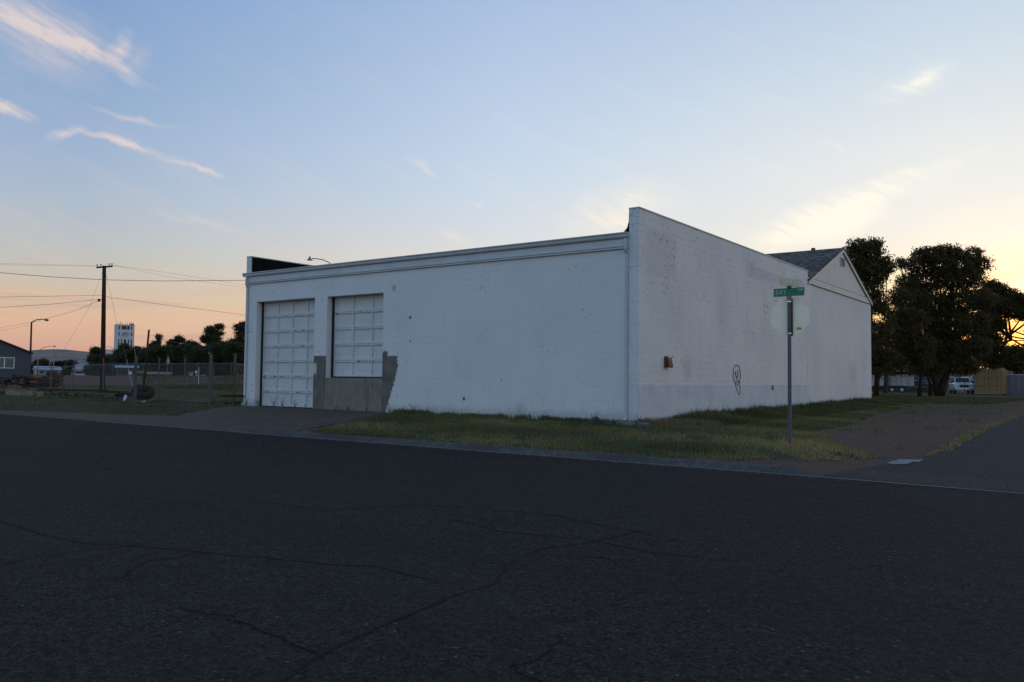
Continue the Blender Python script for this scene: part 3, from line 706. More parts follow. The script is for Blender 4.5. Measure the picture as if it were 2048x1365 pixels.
gl([(7.36+.33*math.cos(t)*(1 if math.cos(t) > 0 else 1.05), 1.46+.335*math.sin(t)) for t in np.linspace(-1.05, 4.45, 40)], .011)
gl([(7.24,1.57),(7.24,1.45),(7.30,1.37),(7.38,1.35),(7.44,1.40),(7.46,1.60)], .014); gl([(7.31,1.35),(7.27,1.16)], .008); gl([(7.42,1.35),(7.47,1.17)], .008)
gl([(7.22,1.13),(7.34,1.11),(7.52,1.05),(7.60,1.07),(7.66,1.16),(7.60,1.22),(7.50,1.19),(7.46,1.14)], .011)
gl([(7.24,1.12),(7.22,1.05),(7.32,.98),(7.36,.90),(7.44,.83),(7.52,.74),(7.60,.76),(7.66,.86),(7.62,.96),(7.66,1.05)], .012)
gf.build('graffiti', M['graf'], B)
rv = MB().box((-15.067,2.402,5.780), tuple(v+d for v, d in zip((-15.067,2.402,5.780), (.16,.16,.22)))); rv.v = [(x, y+1.2, z) for x, y, z in rv.v]
rv.build('roof_vent', M['rust'], B)
# rear gabled block
yr0, yr1, ym, ze, zr = 15.75, 27.25, 21.45, 5.55, 7.78
MB().box((-17.2, yr0+.002, -.3), (.19, yr1, 5.50)).build('rear_wall', M['wall_rear'], B)
MB().prism([(yr0+.62,5.78),(yr1-.62,5.78),(ym,zr-.09)], .02, .185, 'x').build('gable_wall', M['siding'], B)
fb = MB().box((.15, yr0+.01, 5.515), (.215, yr1+.06, 5.785)); fb.build('gable_fascia', M['rake'], B)
MB().box((.19, yr0+.01, 5.498), (.235, yr1+.05, 5.515)).build('gable_flashing', M['dark'], B)
MB().box((.19, yr0+.01, 5.787), (.222, yr1-.05, 5.797)).build('gable_flashing', M['dark'], B)
def slab(ya, za, yb_, zb, t, x0, x1):
    return [(x0,ya,za),(x1,ya,za),(x1,yb_,zb),(x0,yb_,zb),(x0,ya,za-t),(x1,ya,za-t),(x1,yb_,zb-t),(x0,yb_,zb-t)], [(0,1,2,3),(7,6,5,4),(0,4,5,1),(1,5,6,2),(2,6,7,3),(3,7,4,0)]
rf = MB(); rf.add(*slab(yr0-.05, ze+.12, ym, zr+.06, .05, -17.3, .30)); rf.add(*slab(yr1+.12, ze+.10, ym, zr+.06, .05, -17.3, .30)); rf.build('shingle_roof', M['shingle'], B)
rk = MB(); rk.add(*slab(yr0+.0, ze+.065, ym, zr+.005, .17, .225, .27)); rk.add(*slab(yr1+.10, ze+.05, ym, zr+.005, .17, .225, .27)); rk.build('rake_board', M['rake'], B)
vt = MB().box((.19,21.05,6.95),(.235,21.95,7.36)); 
vt.v = [(x, ym-.02+(y-21.5)*.78, z-.02) for x, y, z in vt.v]
vt.build('gable_vent', M['siding'], B)
lv = MB()
for k in range(6): lv.box((.236, ym-.32, 6.95+k*.063), (.242, ym-.03, 6.993+k*.063)); lv.box((.236, ym+.0, 6.95+k*.063), (.242, ym+.29, 6.993+k*.063))
lv.build('louver', M['dark'], B)
MB().tube([(-1.2,ym,zr),(-1.2,ym,zr+.16)], .10, 10).build('vent_pipe', M['rust'], B)

# ------------------------------------------------------------------ stop sign with street name blades
SX, SY = 5.46, -3.42; SZ = float(gh(SX, SY)); MPX = 17.1/1646
S = empty('stop_sign', (SX, SY, SZ), 0, 'stop sign seen from behind with green BAY DR street blade on its post', 'street sign')
pm = MB(); 
for a, b_ in (((-.033,-.02,-.1),(-.029,.02,3.05)), ((.029,-.02,-.1),(.033,.02,3.05)), ((-.033,-.024,-.1),(.033,-.02,3.05))): pm.box(a, b_)
pm.build('post', M['post'], S)
MB().box((.012,.022,2.26),(.058,.05,3.02)).build('post_backing', simple('backing_channel', (.06,.06,.055), .6), S)
oc = [(.381*math.cos(R(22.5+45*k))/math.cos(R(22.5)), 2.665+.381*math.sin(R(22.5+45*k))/math.cos(R(22.5))) for k in range(8)]
SM = Matrix.Rotation(R(8), 4, 'Z')
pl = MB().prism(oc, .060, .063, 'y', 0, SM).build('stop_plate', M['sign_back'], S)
MB().prism([(x*.985, 2.665+(z-2.665)*.985) for x, z in oc], .0635, .0645, 'y', 0, SM).build('red_face', M['sign_red'], pl)
text_mesh('STOP', .30, M['white'], 'stop_lettering', pl, SM @ Matrix.Translation((0,.0665,2.665)) @ Matrix.Rotation(R(180),4,'Z') @ Matrix.Rotation(R(90),4,'X'), .001)
MB().box((.135,.0555,2.39),(.225,.0598,2.44),0,SM).build('sticker', M['sticker'], pl)
for z in (2.30, 2.96): MB().box((-.038,-.034,z),(.05,-.025,z+.022)).build('clamp', M['chrome'], S)
MB().tube([(-.06,-.03,2.31),(.0,-.03,2.31)], .006, 6).build('bolt', M['post'], S)
bm_ = MB(); bm_.box((-.055,-.03,3.045),(.055,.03,3.085)); bm_.prism([(-.05,3.03),(.05,3.03),(.03,2.985),(-.03,2.985)], -.03, .03, 'y'); bm_.build('blade_bracket', M['galv'], S)
BM_ = Matrix.Rotation(R(-2), 4, 'Z')
bl = MB().bevbox((-.33,-.004,3.085),(.31,.004,3.255),.002,0,BM_).build('street_blade', M['sign_green'], S)
bl['label'] = 'green blade reading BAY DR'
def on_blade(x, z): return BM_ @ Matrix.Translation((x,-.007,z)) @ Matrix.Rotation(R(90),4,'X')
text_mesh('BAY', .155, M['letter'], 'lettering', bl, on_blade(-.175,3.166) @ Matrix.Scale(.78,4,(1,0,0)), .0015, 1.1)
text_mesh('DR', .08, M['letter'], 'lettering', bl, on_blade(.235,3.205), .0015)
MB().box((-.04,-.035,3.257),(.045,.035,3.30)).build('blade_bracket', M['post'], S)
B2 = Matrix.Rotation(R(68), 4, 'Z')
b2 = MB().bevbox((-.30,-.004,3.30),(.30,.004,3.45),.002,0,B2).build('street_blade', M['sign_pale'], S)
b2['label'] = 'pale green cross blade with backlight in its colour'
text_mesh('1 AVE N', .125, M['letter_pale'], 'lettering', b2, B2 @ Matrix.Translation((0,-.007,3.375)) @ Matrix.Rotation(R(90),4,'X'), .0015)

# ------------------------------------------------------------------ grass
def blades(name, poly, n, hfun, wd, mat, label, cat, tonef, seed=1, lean=.45, kind='stuff'):
    r = np.random.default_rng(seed); P = np.array(poly); x0, y0 = P.min(0); x1, y1 = P.max(0)
    X = []; Y = []
    tot = 0
    while tot < n:
        x = r.uniform(x0, x1, n*2); y = r.uniform(y0, y1, n*2); k = inpoly(x, y, poly); x, y = x[k], y[k]
        d = np.sin(x*2.1+np.sin(y*1.7))*np.cos(y*2.7+np.sin(x*1.3))+.5*np.sin(x*6.3+y*5.1)
        k = r.random(len(x)) < np.clip(.52+.5*d, .05, 1); x, y = x[k], y[k]; X.append(x); Y.append(y); tot += len(x)
    x = np.concatenate(X)[:n]; y = np.concatenate(Y)[:n]; z = gh(x, y)
    h = hfun(x, y, r)*r.uniform(.55, 1.15, n); a = r.uniform(0, 2*np.pi, n); la = r.uniform(0, 2*np.pi, n); ll = h*lean*r.uniform(.1, 1, n)
    w2 = wd*r.uniform(.6, 1.3, n)/2; cx, sx = np.cos(a)*w2, np.sin(a)*w2; lx_, ly_ = np.cos(la)*ll, np.sin(la)*ll
    V = np.empty((n, 5, 3)); 
    V[:,0] = np.stack([x-cx, y-sx, z-.01], -1); V[:,1] = np.stack([x+cx, y+sx, z-.01], -1)
    V[:,2] = np.stack([x+cx*.7+lx_*.3, y+sx*.7+ly_*.3, z+h*.55], -1); V[:,3] = np.stack([x-cx*.7+lx_*.3, y-sx*.7+ly_*.3, z+h*.55], -1)
    V[:,4] = np.stack([x+lx_, y+ly_, z+h], -1)
    i = np.arange(n)*5; F1 = np.stack([i, i+1, i+2], -1); F2 = np.stack([i, i+2, i+3], -1); F3 = np.stack([i+3, i+2, i+4], -1)
    t = np.clip(tonef(x, y, r), 0, 1)
    o = npmesh(name, V.reshape(-1, 3), np.concatenate([F1, F2, F3]), mat, attr={'tone': np.repeat(t, 5)})
    o['kind'] = kind; o['label'] = label; o['category'] = cat; return o
def lawn_h(x, y, r):
    side = (x > .2) & (y > -.8); dwall = np.where(side, np.clip(x-.2, 0, 9), 9)
    tall = np.where(side, .30*np.exp(-(dwall/1.9)**2)*sst(y, -.5, 4)*(.9+.1*np.sin(y*1.7+2*np.sin(y*.43)+x))*np.where(r.random(len(x)) < .06, 1.5, 1.)+.05, 0)
    fr = .045+.04*(np.sin(x*1.3)*np.cos(y*2.1) > .3)+.05*(r.random(len(x)) < .05)+.09*np.exp(-((y+.1)/.35)**2)*(x < .3)
    return np.maximum(fr, tall)
def lawn_t(x, y, r):
    patch = .5*np.sin(x*.9+2*np.sin(y*.8))+.5*np.sin(y*1.9+x*.4)
    t = .5+.22*patch+r.normal(0, .13, len(x)); t = t-.22*((x > .2) & (y > -.5) & (x < 2.6))
    t = t-.16*np.exp(-((y+.9)/.9)**2)*(x < .5)
    t = t+.38*np.exp(-(((x-5.9)/1.1)**2+((y+3.3)/.7)**2)); t = t+.25*sst(x, 3, 6)*(y < 0)
    return t
blades('grass', LAWN, 190000, lawn_h, .016, M['blade'], 'patchy green grass between the white building and the kerb', 'grass', lawn_t, 2)
blades('dry_grass', [(.3,-.9),(2.6,-1.2),(2.4,.6),(1.2,1.6),(.3,1.6)], 5000, lambda x, y, r: .05+.16*np.exp(-((y-.3)/.7)**2), .014, M['blade_dry'], 'pinkish dry grass heads at the front corner of the building', 'grass', lambda x, y, r: .55+r.normal(0,.2,len(x)), 3)
blades('verge_grass', [(7.75,-2.8),(7.95,-2.9),(8.15,0),(8.12,40),(7.8,40),(7.75,5)], 3800, lambda x, y, r: .05+0*x, .03, M['blade'], 'yellowish weeds along the edge of the side road', 'grass', lambda x, y, r: .75+r.normal(0,.15,len(x)), 4)
blades('scattered_weeds', [(4.9,-.5),(7.3,-1.5),(7.3,30),(3.4,30)], 5000, lambda x, y, r: np.where(np.sin(x*2.3+1)*np.sin(y*1.1)>.5, .10, .015), .025, M['blade'], 'sparse weeds on the bare dirt beside the side road', 'grass', lambda x, y, r: .5+r.normal(0,.15,len(x)), 6)
blades('field_grass', [(-17.8,.3),(-15.8,-4.2),(-24,-5.3),(-50,-5.3),(-75,0),(-75,30),(-40,24),(-17.9,16)], 80000, lambda x, y, r: .04+.05*(np.sin(x*.7)*np.cos(y*.9) > .2)+.14*((x > -20.5) & (y > -.2)), .03, M['blade'], 'rough dark grass of the fenced lot left of the building', 'grass', lambda x, y, r: .48+.2*np.sin(x*.3+y*.9)*.6-.08+r.normal(0,.08,len(x)), 7, .8)
blades('far_field_grass', [(-62,22),(-30,16),(-20,20),(-60,75),(-105,45)], 60000, lambda x, y, r: .16+.14*(np.sin(x*.35)*np.cos(y*.4) > .3), .07, M['blade'], 'tall dark grass of the open field behind the fence', 'grass', lambda x, y, r: .28+.15*np.sin(x*.2+y*.15)+r.normal(0,.12,len(x)), 8, .8)
blades('rear_grass', [(2.2,27),(5.5,30),(6,52),(-8,60),(-12,40),(-1,36)], 22000, lambda x, y, r: .12+0*x, .05, M['blade'], 'dark grass under the trees behind the building', 'grass', lambda x, y, r: .3+r.normal(0,.12,len(x)), 9)

# loose stones along the road edge and on the bare dirt
def stones(n, seed, label):
    r = np.random.default_rng(seed); V = []; Fc = []; base = np.array([(1,0,0),(-1,0,0),(0,1,0),(0,-1,0),(0,0,1),(0,0,-.4)], float)
    tf = np.array([(0,2,4),(2,1,4),(1,3,4),(3,0,4),(2,0,5),(1,2,5),(3,1,5),(0,3,5)])
    A = [(-9,6.9,-6.95,-6.5,.35), (7.4,17,-6.3,-5.2,.12), (5.0,7.6,-5.8,-2.6,.16), (5.2,7.8,-2.4,24,.22), (-17,-7.5,-6.4,-.5,.15)]
    for x0, x1, y0, y1, w_ in A:
        m_ = int(n*w_); x = r.uniform(x0, x1, m_); y = r.uniform(y0, y1, m_)**1.
        if y1 < -6.4: y = -6.5-np.abs(r.normal(0, .12, m_)); z = np.full(m_, -.35)
        else: z = gh(x, y)+.014
        s_ = .006+.012*r.random(m_)**3
        for i in range(m_):
            o = len(V)*6; V.append(base*(s_[i]*r.uniform(.6,1.3,3))*np.array([1,1,.7])+np.array([x[i],y[i],z[i]+s_[i]*.2])); Fc.append(tf+o)
    o = npmesh('gravel', np.concatenate(V), np.concatenate(Fc), simple('loose_gravel', (.16,.13,.105), .9, .5, 30.)); tag(o, label, 'gravel', kind='stuff')
stones(9000, 5, 'loose gravel along the road edge and on the bare dirt')
# weeds against the wall foot
def weed_mesh(seed, h):
    r = random.Random(seed); mb = MB()
    for s_ in range(5):
        a = r.uniform(0, 6.28); l = r.uniform(.2, .6)*h; hh = h*r.uniform(.6, 1.05)
        p = [(l*t*t*math.cos(a), l*t*t*math.sin(a), hh*t) for t in (0, .33, .66, 1)]; mb.tube(p, [.006,.005,.004,.002], 4)
        for q in range(7):
            t = .2+.8*q/7; b = Vector((l*t*t*math.cos(a), l*t*t*math.sin(a), hh*t)); aa = r.uniform(0, 6.28); L = h*.22*r.uniform(.6,1.2)*(1.2-t*.7)
            d = Vector((math.cos(aa), math.sin(aa), .35)).normalized()*L; s2 = Vector((-math.sin(aa), math.cos(aa), 0))*L*.2
            mb.add([b, b+d*.5+s2, b+d, b+d*.5-s2], [(0,1,2,3)])
    return mb
M['weed'] = simple('weed_green', (.035,.045,.022), .8, .3, 9., bmp=0)
wd_ = [(-16.5,-.10,.35,'leafy weed in front of the tall door at its left end'), (-15.5,-.12,.55,'tallest leafy weed in front of the tall garage door'), (-15.0,-.1,.42,'leafy weed just right of the tallest one at the tall door'),
       (-14.2,-.15,.34,'leafy weed before the right half of the tall door'), (-13.6,-.12,.22,'small weed at the foot of the grey pier'), (-12.0,-.12,.25,'small weed under the left half of the concrete infill'),
       (-11.3,-.12,.24,'small weed under the middle of the concrete infill'), (-10.4,-.12,.18,'tiny weed under the right end of the concrete infill'), (-9.2,-.2,.25,'weed at the ragged edge of bare concrete on the front wall'),
       (-8.6,-.22,.30,'weed just right of the bare concrete patch on the front wall'), (-8.0,-.25,.42,'upright weed against the white front wall beside the lawn end'), (-7.4,-.2,.28,'broad weed against the left part of the white front wall'),
       (-6.3,-.2,.2,'small weed at the foot of the middle of the front wall'), (-3.3,-.25,.22,'small weed under the grey smudge of the front wall'), (-.95,-.5,.4,'thin weed over the rubble by the corner downspout'), (.5,-.5,.3,'weed at the white building corner'),
       (-17.1,-.2,.3,'weed at the left end of the front wall')]
for i, (x, y, h, lb) in enumerate(wd_):
    o = weed_mesh(i, h).build('weed', M['weed'], fix=False); o.location = (x, y, float(gh(x, y))); tag(o, lb, 'weed', 'weeds along the foot of the front wall')

# rubble at the corner
def chunk(seed, sx, sy, sz, n=2, j=.22):
    bm = bmesh.new(); bmesh.ops.create_cube(bm, size=1); bmesh.ops.subdivide_edges(bm, edges=bm.edges[:], cuts=n, use_grid_fill=True)
    r = random.Random(seed); 
    for v in bm.verts:
        v.co += Vector((r.uniform(-j,j), r.uniform(-j,j), r.uniform(-j,j)))*.5; v.co.x *= sx; v.co.y *= sy; v.co.z *= sz; v.co.z += sz*.35
    mb = MB(); bm.verts.ensure_lookup_table(); mb.add([v.co[:] for v in bm.verts], [[v.index for v in f.verts] for f in bm.faces]); bm.free(); return mb
M['stone'] = simple('dark_debris', (.055,.052,.05), .9, .4, 12., bmp=.6)
for i, (x, y, sx, sy, sz, rz, m_, lb) in enumerate([
    (-.95,-.62,.50,.12,.10,.5,'stone','dark splintered board leaning by the corner downspout'), (-.45,-.75,.34,.25,.12,1.2,'stone','dark flat stone in front of the corner downspout'),
    (.35,-1.0,.45,.3,.13,.3,'rubble','grey concrete lump nearest the building corner'), (.95,-1.15,.28,.22,.12,.9,'rubble','small grey stone right of the corner concrete lump'), (-.1,-1.15,.3,.22,.08,2.,'stone','low dark stone on the grass left of the concrete lump')]):
    o = chunk(i+20, sx, sy, sz).build('rubble_stone', M[m_]); o.location = (x, y, float(gh(x, y))); o.rotation_euler = (.15 if i else .35, .1 if i else -.5, rz); tag(o, lb, 'rubble', 'rubble at the building corner')

# ------------------------------------------------------------------ trees
def tree(name, label, loc, blobs, nleaf, leaf, trunks, mat, rz=yaw, group=None, seed=1, clump=.42, per=15, cat='tree'):
    r = np.random.default_rng(seed); T = empty(name, loc, rz, label, cat, group)
    vol = np.array([b[3]**2 for b in blobs], float); vol /= vol.sum(); nc_ = max(1, nleaf//per)
    bi = r.choice(len(blobs), nc_, p=vol); Bl = np.array([list(b[:4])+[b[4] if len(b) > 4 else .8] for b in blobs])
    d = r.normal(size=(nc_, 3)); d /= np.linalg.norm(d, axis=1, keepdims=True); rad = Bl[bi, 3]*(r.uniform(.2, 1, nc_)**.45)*np.where(r.random(nc_) < .12, 1.28, 1.)
    cen = Bl[bi][:, [0,1,2]]+d*rad[:, None]*np.stack([np.ones(nc_), np.ones(nc_), Bl[bi, 4]], -1)
    cs = clump*.78*r.uniform(.4, 1.35, nc_); tone = np.clip(r.normal(.42, .22, nc_), 0, 1)
    ci = np.repeat(np.arange(nc_), per); n = len(ci)
    p = cen[ci]+r.normal(size=(n, 3))*cs[ci][:, None]*np.array([.62,.62,.42])
    p[:, 2] = np.maximum(p[:, 2], .4)
    a = r.normal(size=(n, 3)); a /= np.linalg.norm(a, axis=1, keepdims=True); b = np.cross(a, r.normal(size=(n, 3))); b /= np.linalg.norm(b, axis=1, keepdims=True)
    s_ = leaf*.9*r.uniform(.5, 1.4, n)[:, None]
    V = np.stack([p-a*s_*.5, p+b*s_*.28, p+a*s_*.5, p-b*s_*.28], 1).reshape(-1, 3); i = np.arange(n)*4
    npmesh('crown', V, np.stack([i, i+1, i+2, i+3], -1), mat, T, {'tone': np.repeat(np.clip(tone[ci]+r.normal(0, .1, n), 0, 1), 4)})
    tb = MB(); rr = random.Random(seed)
    for path, r0 in trunks:
        m_ = len(path); tb.tube(path, [r0*(1-.72*k/(m_-1)) for k in range(m_)], 9)
    for k in range(min(len(blobs), 14)):                     # limbs reaching into the clumps
        b_ = blobs[k]; src = trunks[k % len(trunks)][0]; s0 = Vector(src[min(len(src)-1, 2)]); e = Vector(b_[:3]); md = (s0+e)/2+Vector((rr.uniform(-.3,.3), rr.uniform(-.3,.3), -.2))*max(.4, b_[3]*.4)
        tb.tube([s0, md, e], [trunks[0][1]*.32, trunks[0][1]*.2, .03], 6)
        for q in range(3):
            e2 = e+Vector((rr.uniform(-1,1), rr.uniform(-1,1), rr.uniform(-.3,1)))*b_[3]*.8; tb.tube([md.lerp(e, .6), e2], [trunks[0][1]*.1, .015], 5)
    tb.build('trunk', M['bark'], T, smooth=True)
    return T
def gz(p): return (p[0], p[1], float(gh(p[0], p[1])))
# px scale: 1 px = depth/1646 m ; locals: x right, y away, z up
k = 62/1646
def PB(cx, base, lst, k, h0=1.15):     # crown blobs measured as (sideways, height above eye, radius) in thousandths of depth
    return [((a-cx)*k, b_*r_*k*.0+dd, (767-b_)*k+h0, r_*k, .8) for a, b_, r_, dd in lst]
tree('tall_tree', 'tall narrow dark tree rising right behind the gable peak', gz((-3.245,43.965)),
     PB(1752, 0, [(1735,545,26,0),(1766,532,15,0),(1712,548,22,0),(1722,507,24,0),(1702,530,24,0),(1744,512,24,.3),(1752,498,14,0),(1712,565,26,.4),(1750,556,26,0),(1775,545,16,0),(1690,590,24,0),(1740,590,26,0),(1720,630,30,.5),(1760,620,20,0),(1750,668,26,0),(1720,690,28,0),(1775,660,16,.3),(1750,722,24,0),(1715,738,20,0),(1772,715,20,0),(1762,742,12,0),(1780,745,9,0),(1748,746,8,-.5)], k),
     52000, .17, [([(0,0,0),(.1,0,1.6),(-.3,0,4),(-.6,0,7),(-.9,0,10)], .20), ([(.1,0,1.2),(.9,.2,3),(.7,0,6)], .11)], M['leaf'], seed=11, clump=.36)
k = 70/1646
tree('broad_tree', 'broadest dark tree with thick leaning trunk in front of the white pickup', gz((-0.729,54.506)),
     PB(1878, 0, [(1845,520,16,0),(1868,520,20,0),(1893,513,17,0),(1916,516,18,.4),(1945,518,18,0),(1962,538,18,0),(1832,538,18,0),(1806,536,11,0),(1880,540,28,0),(1925,542,28,0),(1820,575,22,0),(1860,570,32,.6),(1905,565,30,0),(1940,565,24,0),(1830,610,34,0),(1875,615,36,.7),(1920,610,34,0),(1960,605,26,0),
                  (1815,650,34,0),(1860,655,36,.5),(1905,655,36,0),(1950,650,30,.3),(1825,695,30,0),(1870,700,32,.6),(1915,695,30,0),(1950,695,24,0),(1850,730,22,0),(1895,728,22,0),(1925,724,20,0),(1835,745,12,-.6),(1868,742,12,-.8),(1905,746,10,-.7),(1925,742,13,0),(1942,735,16,0),(1850,752,7,-1.)], k),
     125000, .17, [([(.1,0,0),(.25,0,.9),(.75,0,2.2),(1.0,0,4.5),(.6,0,8)], .38), ([(-.1,0,.0),(-.35,0,1.2),(-.9,.1,3.0),(-1.6,0,6)], .25), ([(-.6,.2,0),(-.62,.2,1.),(-.8,.2,1.6)], .2)], M['leaf'], seed=12, clump=.40)
k = 66/1646
tree('slim_tree', 'slimmer dark tree between the tall and the broad tree', gz((-1.442,50.059)),
     PB(1838, 0, [(1800,600,22,0),(1795,640,24,0),(1815,665,26,0),(1790,685,24,0),(1825,700,26,0),(1800,722,22,0),(1845,722,22,0),(1775,735,18,0),(1850,690,22,0),(1830,640,24,0),(1818,745,11,0),(1795,742,12,0)], k),
     24000, .16, [([(0,0,0),(.15,0,1.5),(.5,0,3),(.2,0,5)], .17)], M['leaf'], seed=13, clump=.36)
k = 78/1646
tree('spreading_tree', 'dark tree at the right edge with long branches before the sunset glow', gz((6.8,72.8)),
     [((a-2120)*k, dd, (771-b_)*k+1.2, r_*k, .8) for a, b_, r_, dd in [(1982,578,16,0),(2000,582,14,0),(2018,596,18,0),(2040,606,20,0),(1970,605,24,0),(1995,615,24,0),(2022,625,22,0),(2048,634,15,0),(1975,640,24,0),(1992,655,18,0),(2090,620,30,0),(1985,690,22,0),(1965,665,24,0),(2000,712,20,0),(2030,706,14,0),(1985,728,16,0),(2015,724,18,0),(2045,722,16,0),(2075,716,18,0),(2120,660,50,0),(1968,712,20,0),(2030,738,14,0),(1955,560,8,0)]],
     100000, .18, [([(0,0,0),(0,0,2.5),(-.5,0,5),(-1,0,9)], .40), ([(0,0,2.4),(-2.5,0,4.2),(-5,0,5.6),(-6.2,0,6.6)], .14), ([(0,0,2.8),(-2.5,0,5.2),(-4.5,.2,5.3),(-6.2,.2,4.3)], .10)], M['leaf'], seed=14, clump=.36)
tree('bushy_tree', 'low bushy tree crown behind the flatbed trailer near the rear wall', gz((-11,84)),
     [(x_, 0, z_, r_, .7) for x_, z_, r_ in [(-3,3.6,1.8),(0,3.9,1.9),(3,4.3,1.8),(6,4.3,1.9),(9,4.6,1.8),(-1,6,1.6),(2.5,6.6,1.7),(7,6.6,1.8),(4.5,5.4,1.8),(-3,6.6,1.4)]],
     30000, .24, [([(0,0,0),(.1,0,1.5),(.2,0,4)], .3), ([(6,0,0),(6.1,0,1.6),(5.8,0,4)], .28)], M['leaf_far'], seed=15, clump=.5)
# left background trees
for i_, (px_, lb_t) in enumerate([((6,96), 'distant dark tree behind the container'), ((13,120), 'distant dark tree beyond the metal wall'), ((-14,132), 'distant dark tree behind the canopy left end'), ((-4,132), 'distant dark tree behind the middle of the canopy'), ((1,112), 'distant dark tree behind the pickup'), ((-22,128), 'distant dark tree behind the rear wall of the white building')]):
    tree('background_tree', lb_t, gz(px_), [((q_ % 5-2)*1.7, 0, 1.3+(q_//5)*1.7+.4*math.sin(q_*2.1+i_), 1.5, .8) for q_ in range(15)], 9000, .30, [([(0,0,0),(.1,0,1.3),(0,0,3.5)], .25)], M['leaf_far'], group='trees behind the yard on the right', seed=80+i_, clump=.5)
def far_tree(i, px, top, wpx, depth, label):
    kk = depth/1646; r = random.Random(i*7+3); cx, cy = px
    H_ = top*kk+1.2; Wd = wpx*kk/2; bl = []
    nb = max(5, int(wpx/7))
    for q in range(nb*3):
        a = r.uniform(-1, 1); zz = r.uniform(.2, 1); half = math.sqrt(max(.05, 1-((zz-.45)/.62)**2)) if zz > .45 else 1.05
        rr_ = Wd*r.uniform(.20, .40); bl.append((a*Wd*half*.85, r.uniform(-.4,.4)*Wd, max(rr_*.5, zz*H_-rr_*.8), rr_, .8))
    for q in range(4): bl.append((r.uniform(-.22,.22)*Wd, 0, H_*(.62+.1*q)-Wd*.2, Wd*.36*(1-.1*q), .9))
    return tree('background_tree', label, (cx, cy, float(gh(cx, cy))-.3), bl, int(6000+wpx*330), .27, [([(0,0,0),(.1,0,H_*.3),(0,0,H_*.75)], .22)], M['leaf_far'], group='trees beyond the field on the left', seed=i+40, clump=.5, per=12)
def xyd(a): return (a[0], a[1])
FT = [((-139.385,55.596,0.975), 44, 34, 'low dark tree left of the wooden utility pole'), ((-141.961,59.912,1.001), 32, 36, 'dark tree just right of the utility pole under the white tower'),
      ((-135.045,58.770,1.036), 52, 44, 'round dark tree in front of the white tower'), ((-134.978,61.298,1.061), 46, 34, 'dark tree between the white tower and the leaning bare pole'),
      ((-129.107,60.631,1.093), 58, 34, 'dark tree just right of the leaning bare pole'), ((-139.201,68.129,1.102), 73, 26, 'pointed dark tree with upright top right of the bare pole'),
      ((-136.377,70.194,1.142), 72, 40, 'dark tree with a ragged flat crown left of the tallest one'), ((-118.451,58.502,1.142), 50, 50, 'wide low dark bush in front of the ragged tree'),
      ((-124.525,66.460,1.182), 58, 40, 'low dark tree under the left side of the tallest tree'), ((-121.877,68.396,1.219), 98, 54, 'tallest dark tree of the left background with open crown'),
      ((-110.174,62.074,1.233), 62, 54, 'dark low tree before the tallest background tree'), ((-117.758,71.408,1.277), 102, 50, 'tall dark tree touching the left end of the white building'),
      ((-104.694,61.121,1.259), 60, 50, 'dark low tree nearest the white building on the left'), ((-115.919,72.752,1.302), 85, 44, 'dark tree partly hidden by the left end of the building'),
      ((-231.027,87.785,0.694), 26, 44, 'low hazy tree behind the grey shed'), ((-237.542,95.420,0.728), 22, 34, 'small bush-like tree left of the white gabled shed'), ((-230.856,95.349,0.772), 24, 30, 'small dark tree touching the white gabled shed'),
      ((-107.630,56.495,1.193), 46, 46, 'dark bush filling the gap under the background trees'), ((-130.396,52.249,1.001), 30, 44, 'low dark bush crossing behind the foot of the utility pole'),
      ((-124.150,54.336,1.063), 45, 62, 'wide dark bush in front of the tower trees'), ((-118.431,56.038,1.118), 52, 70, 'wide dark bush right of the leaning bare pole'), ((-108.087,61.120,1.237), 60, 70, 'wide dark bush before the tallest tree'),
      ((-131.165,69.045,1.165), 62, 54, 'dark tree between the ragged and the tallest tree')]
for i, (p, top, wpx, lb) in enumerate(FT): far_tree(i, xyd(p), top, wpx, math.hypot(p[0]-10.87, p[1]+20.53)*.95, lb)

# ------------------------------------------------------------------ fences
def fence(name, pts, label, h, post_r, toprail, mesh_h=1.8, arms=False, bottom=False, tall=None, midrail=None, cat='fence', group=None):
    F_ = empty(name, gz(pts[0]), 0, label, cat, group); o = Vector(gz(pts[0]))
    P3 = [Vector(gz(p))-o for p in pts]
    for i, p in enumerate(P3):
        hh = tall[i] if tall else h
        mb = MB().tube([p-Vector((0,0,.1)), p+Vector((0,0,hh))], post_r, 8); mb.tube([p+Vector((0,0,hh)), p+Vector((0,0,hh+.03))], post_r*1.25, 8)
        if arms: mb.tube([p+Vector((0,0,hh)), p+Vector((0,0,hh))+Vector(arms)], .016, 6)
        mb.build('post', M['galv_dark'], F_, smooth=False)
    for zz in ([toprail] if not isinstance(toprail, (list, tuple)) else toprail):
        MB().tube([p+Vector((0,0,zz)) for p in P3], .022, 6).build('rail', M['galv_dark'], F_)
    for i in range(len(P3)-1):
        a, b_ = P3[i], P3[i+1]; d = b_-a; L = math.hypot(d.x, d.y)
        me = MB().add([(0,0,.04),(L,0,.04),(L,0,mesh_h),(0,0,mesh_h)], [(0,1,2,3)]).build('chain_link', M['link'], F_, fix=False)
        me.location = a; me.rotation_euler = (0, 0, math.atan2(d.y, d.x))
    return F_
fl = [(-23.379,-1.364), (-31.119,1.273), (-42.405,5.235), (-55.855,10.016), (-75.361,16.533), (-91.767,21.165)]
fence('chain_link_fence', fl, 'chain-link fence with slanted barbed-wire arms running away at far left', 1.78, .04, 1.72, 1.7, arms=(-.28,.1,.32), tall=[2.05,1.75,1.75,1.75,1.75,1.75])
GL = [(-23.379,-1.364), (-24.847,0.538), (-22.339,0.284), (-20.033,0.068)]
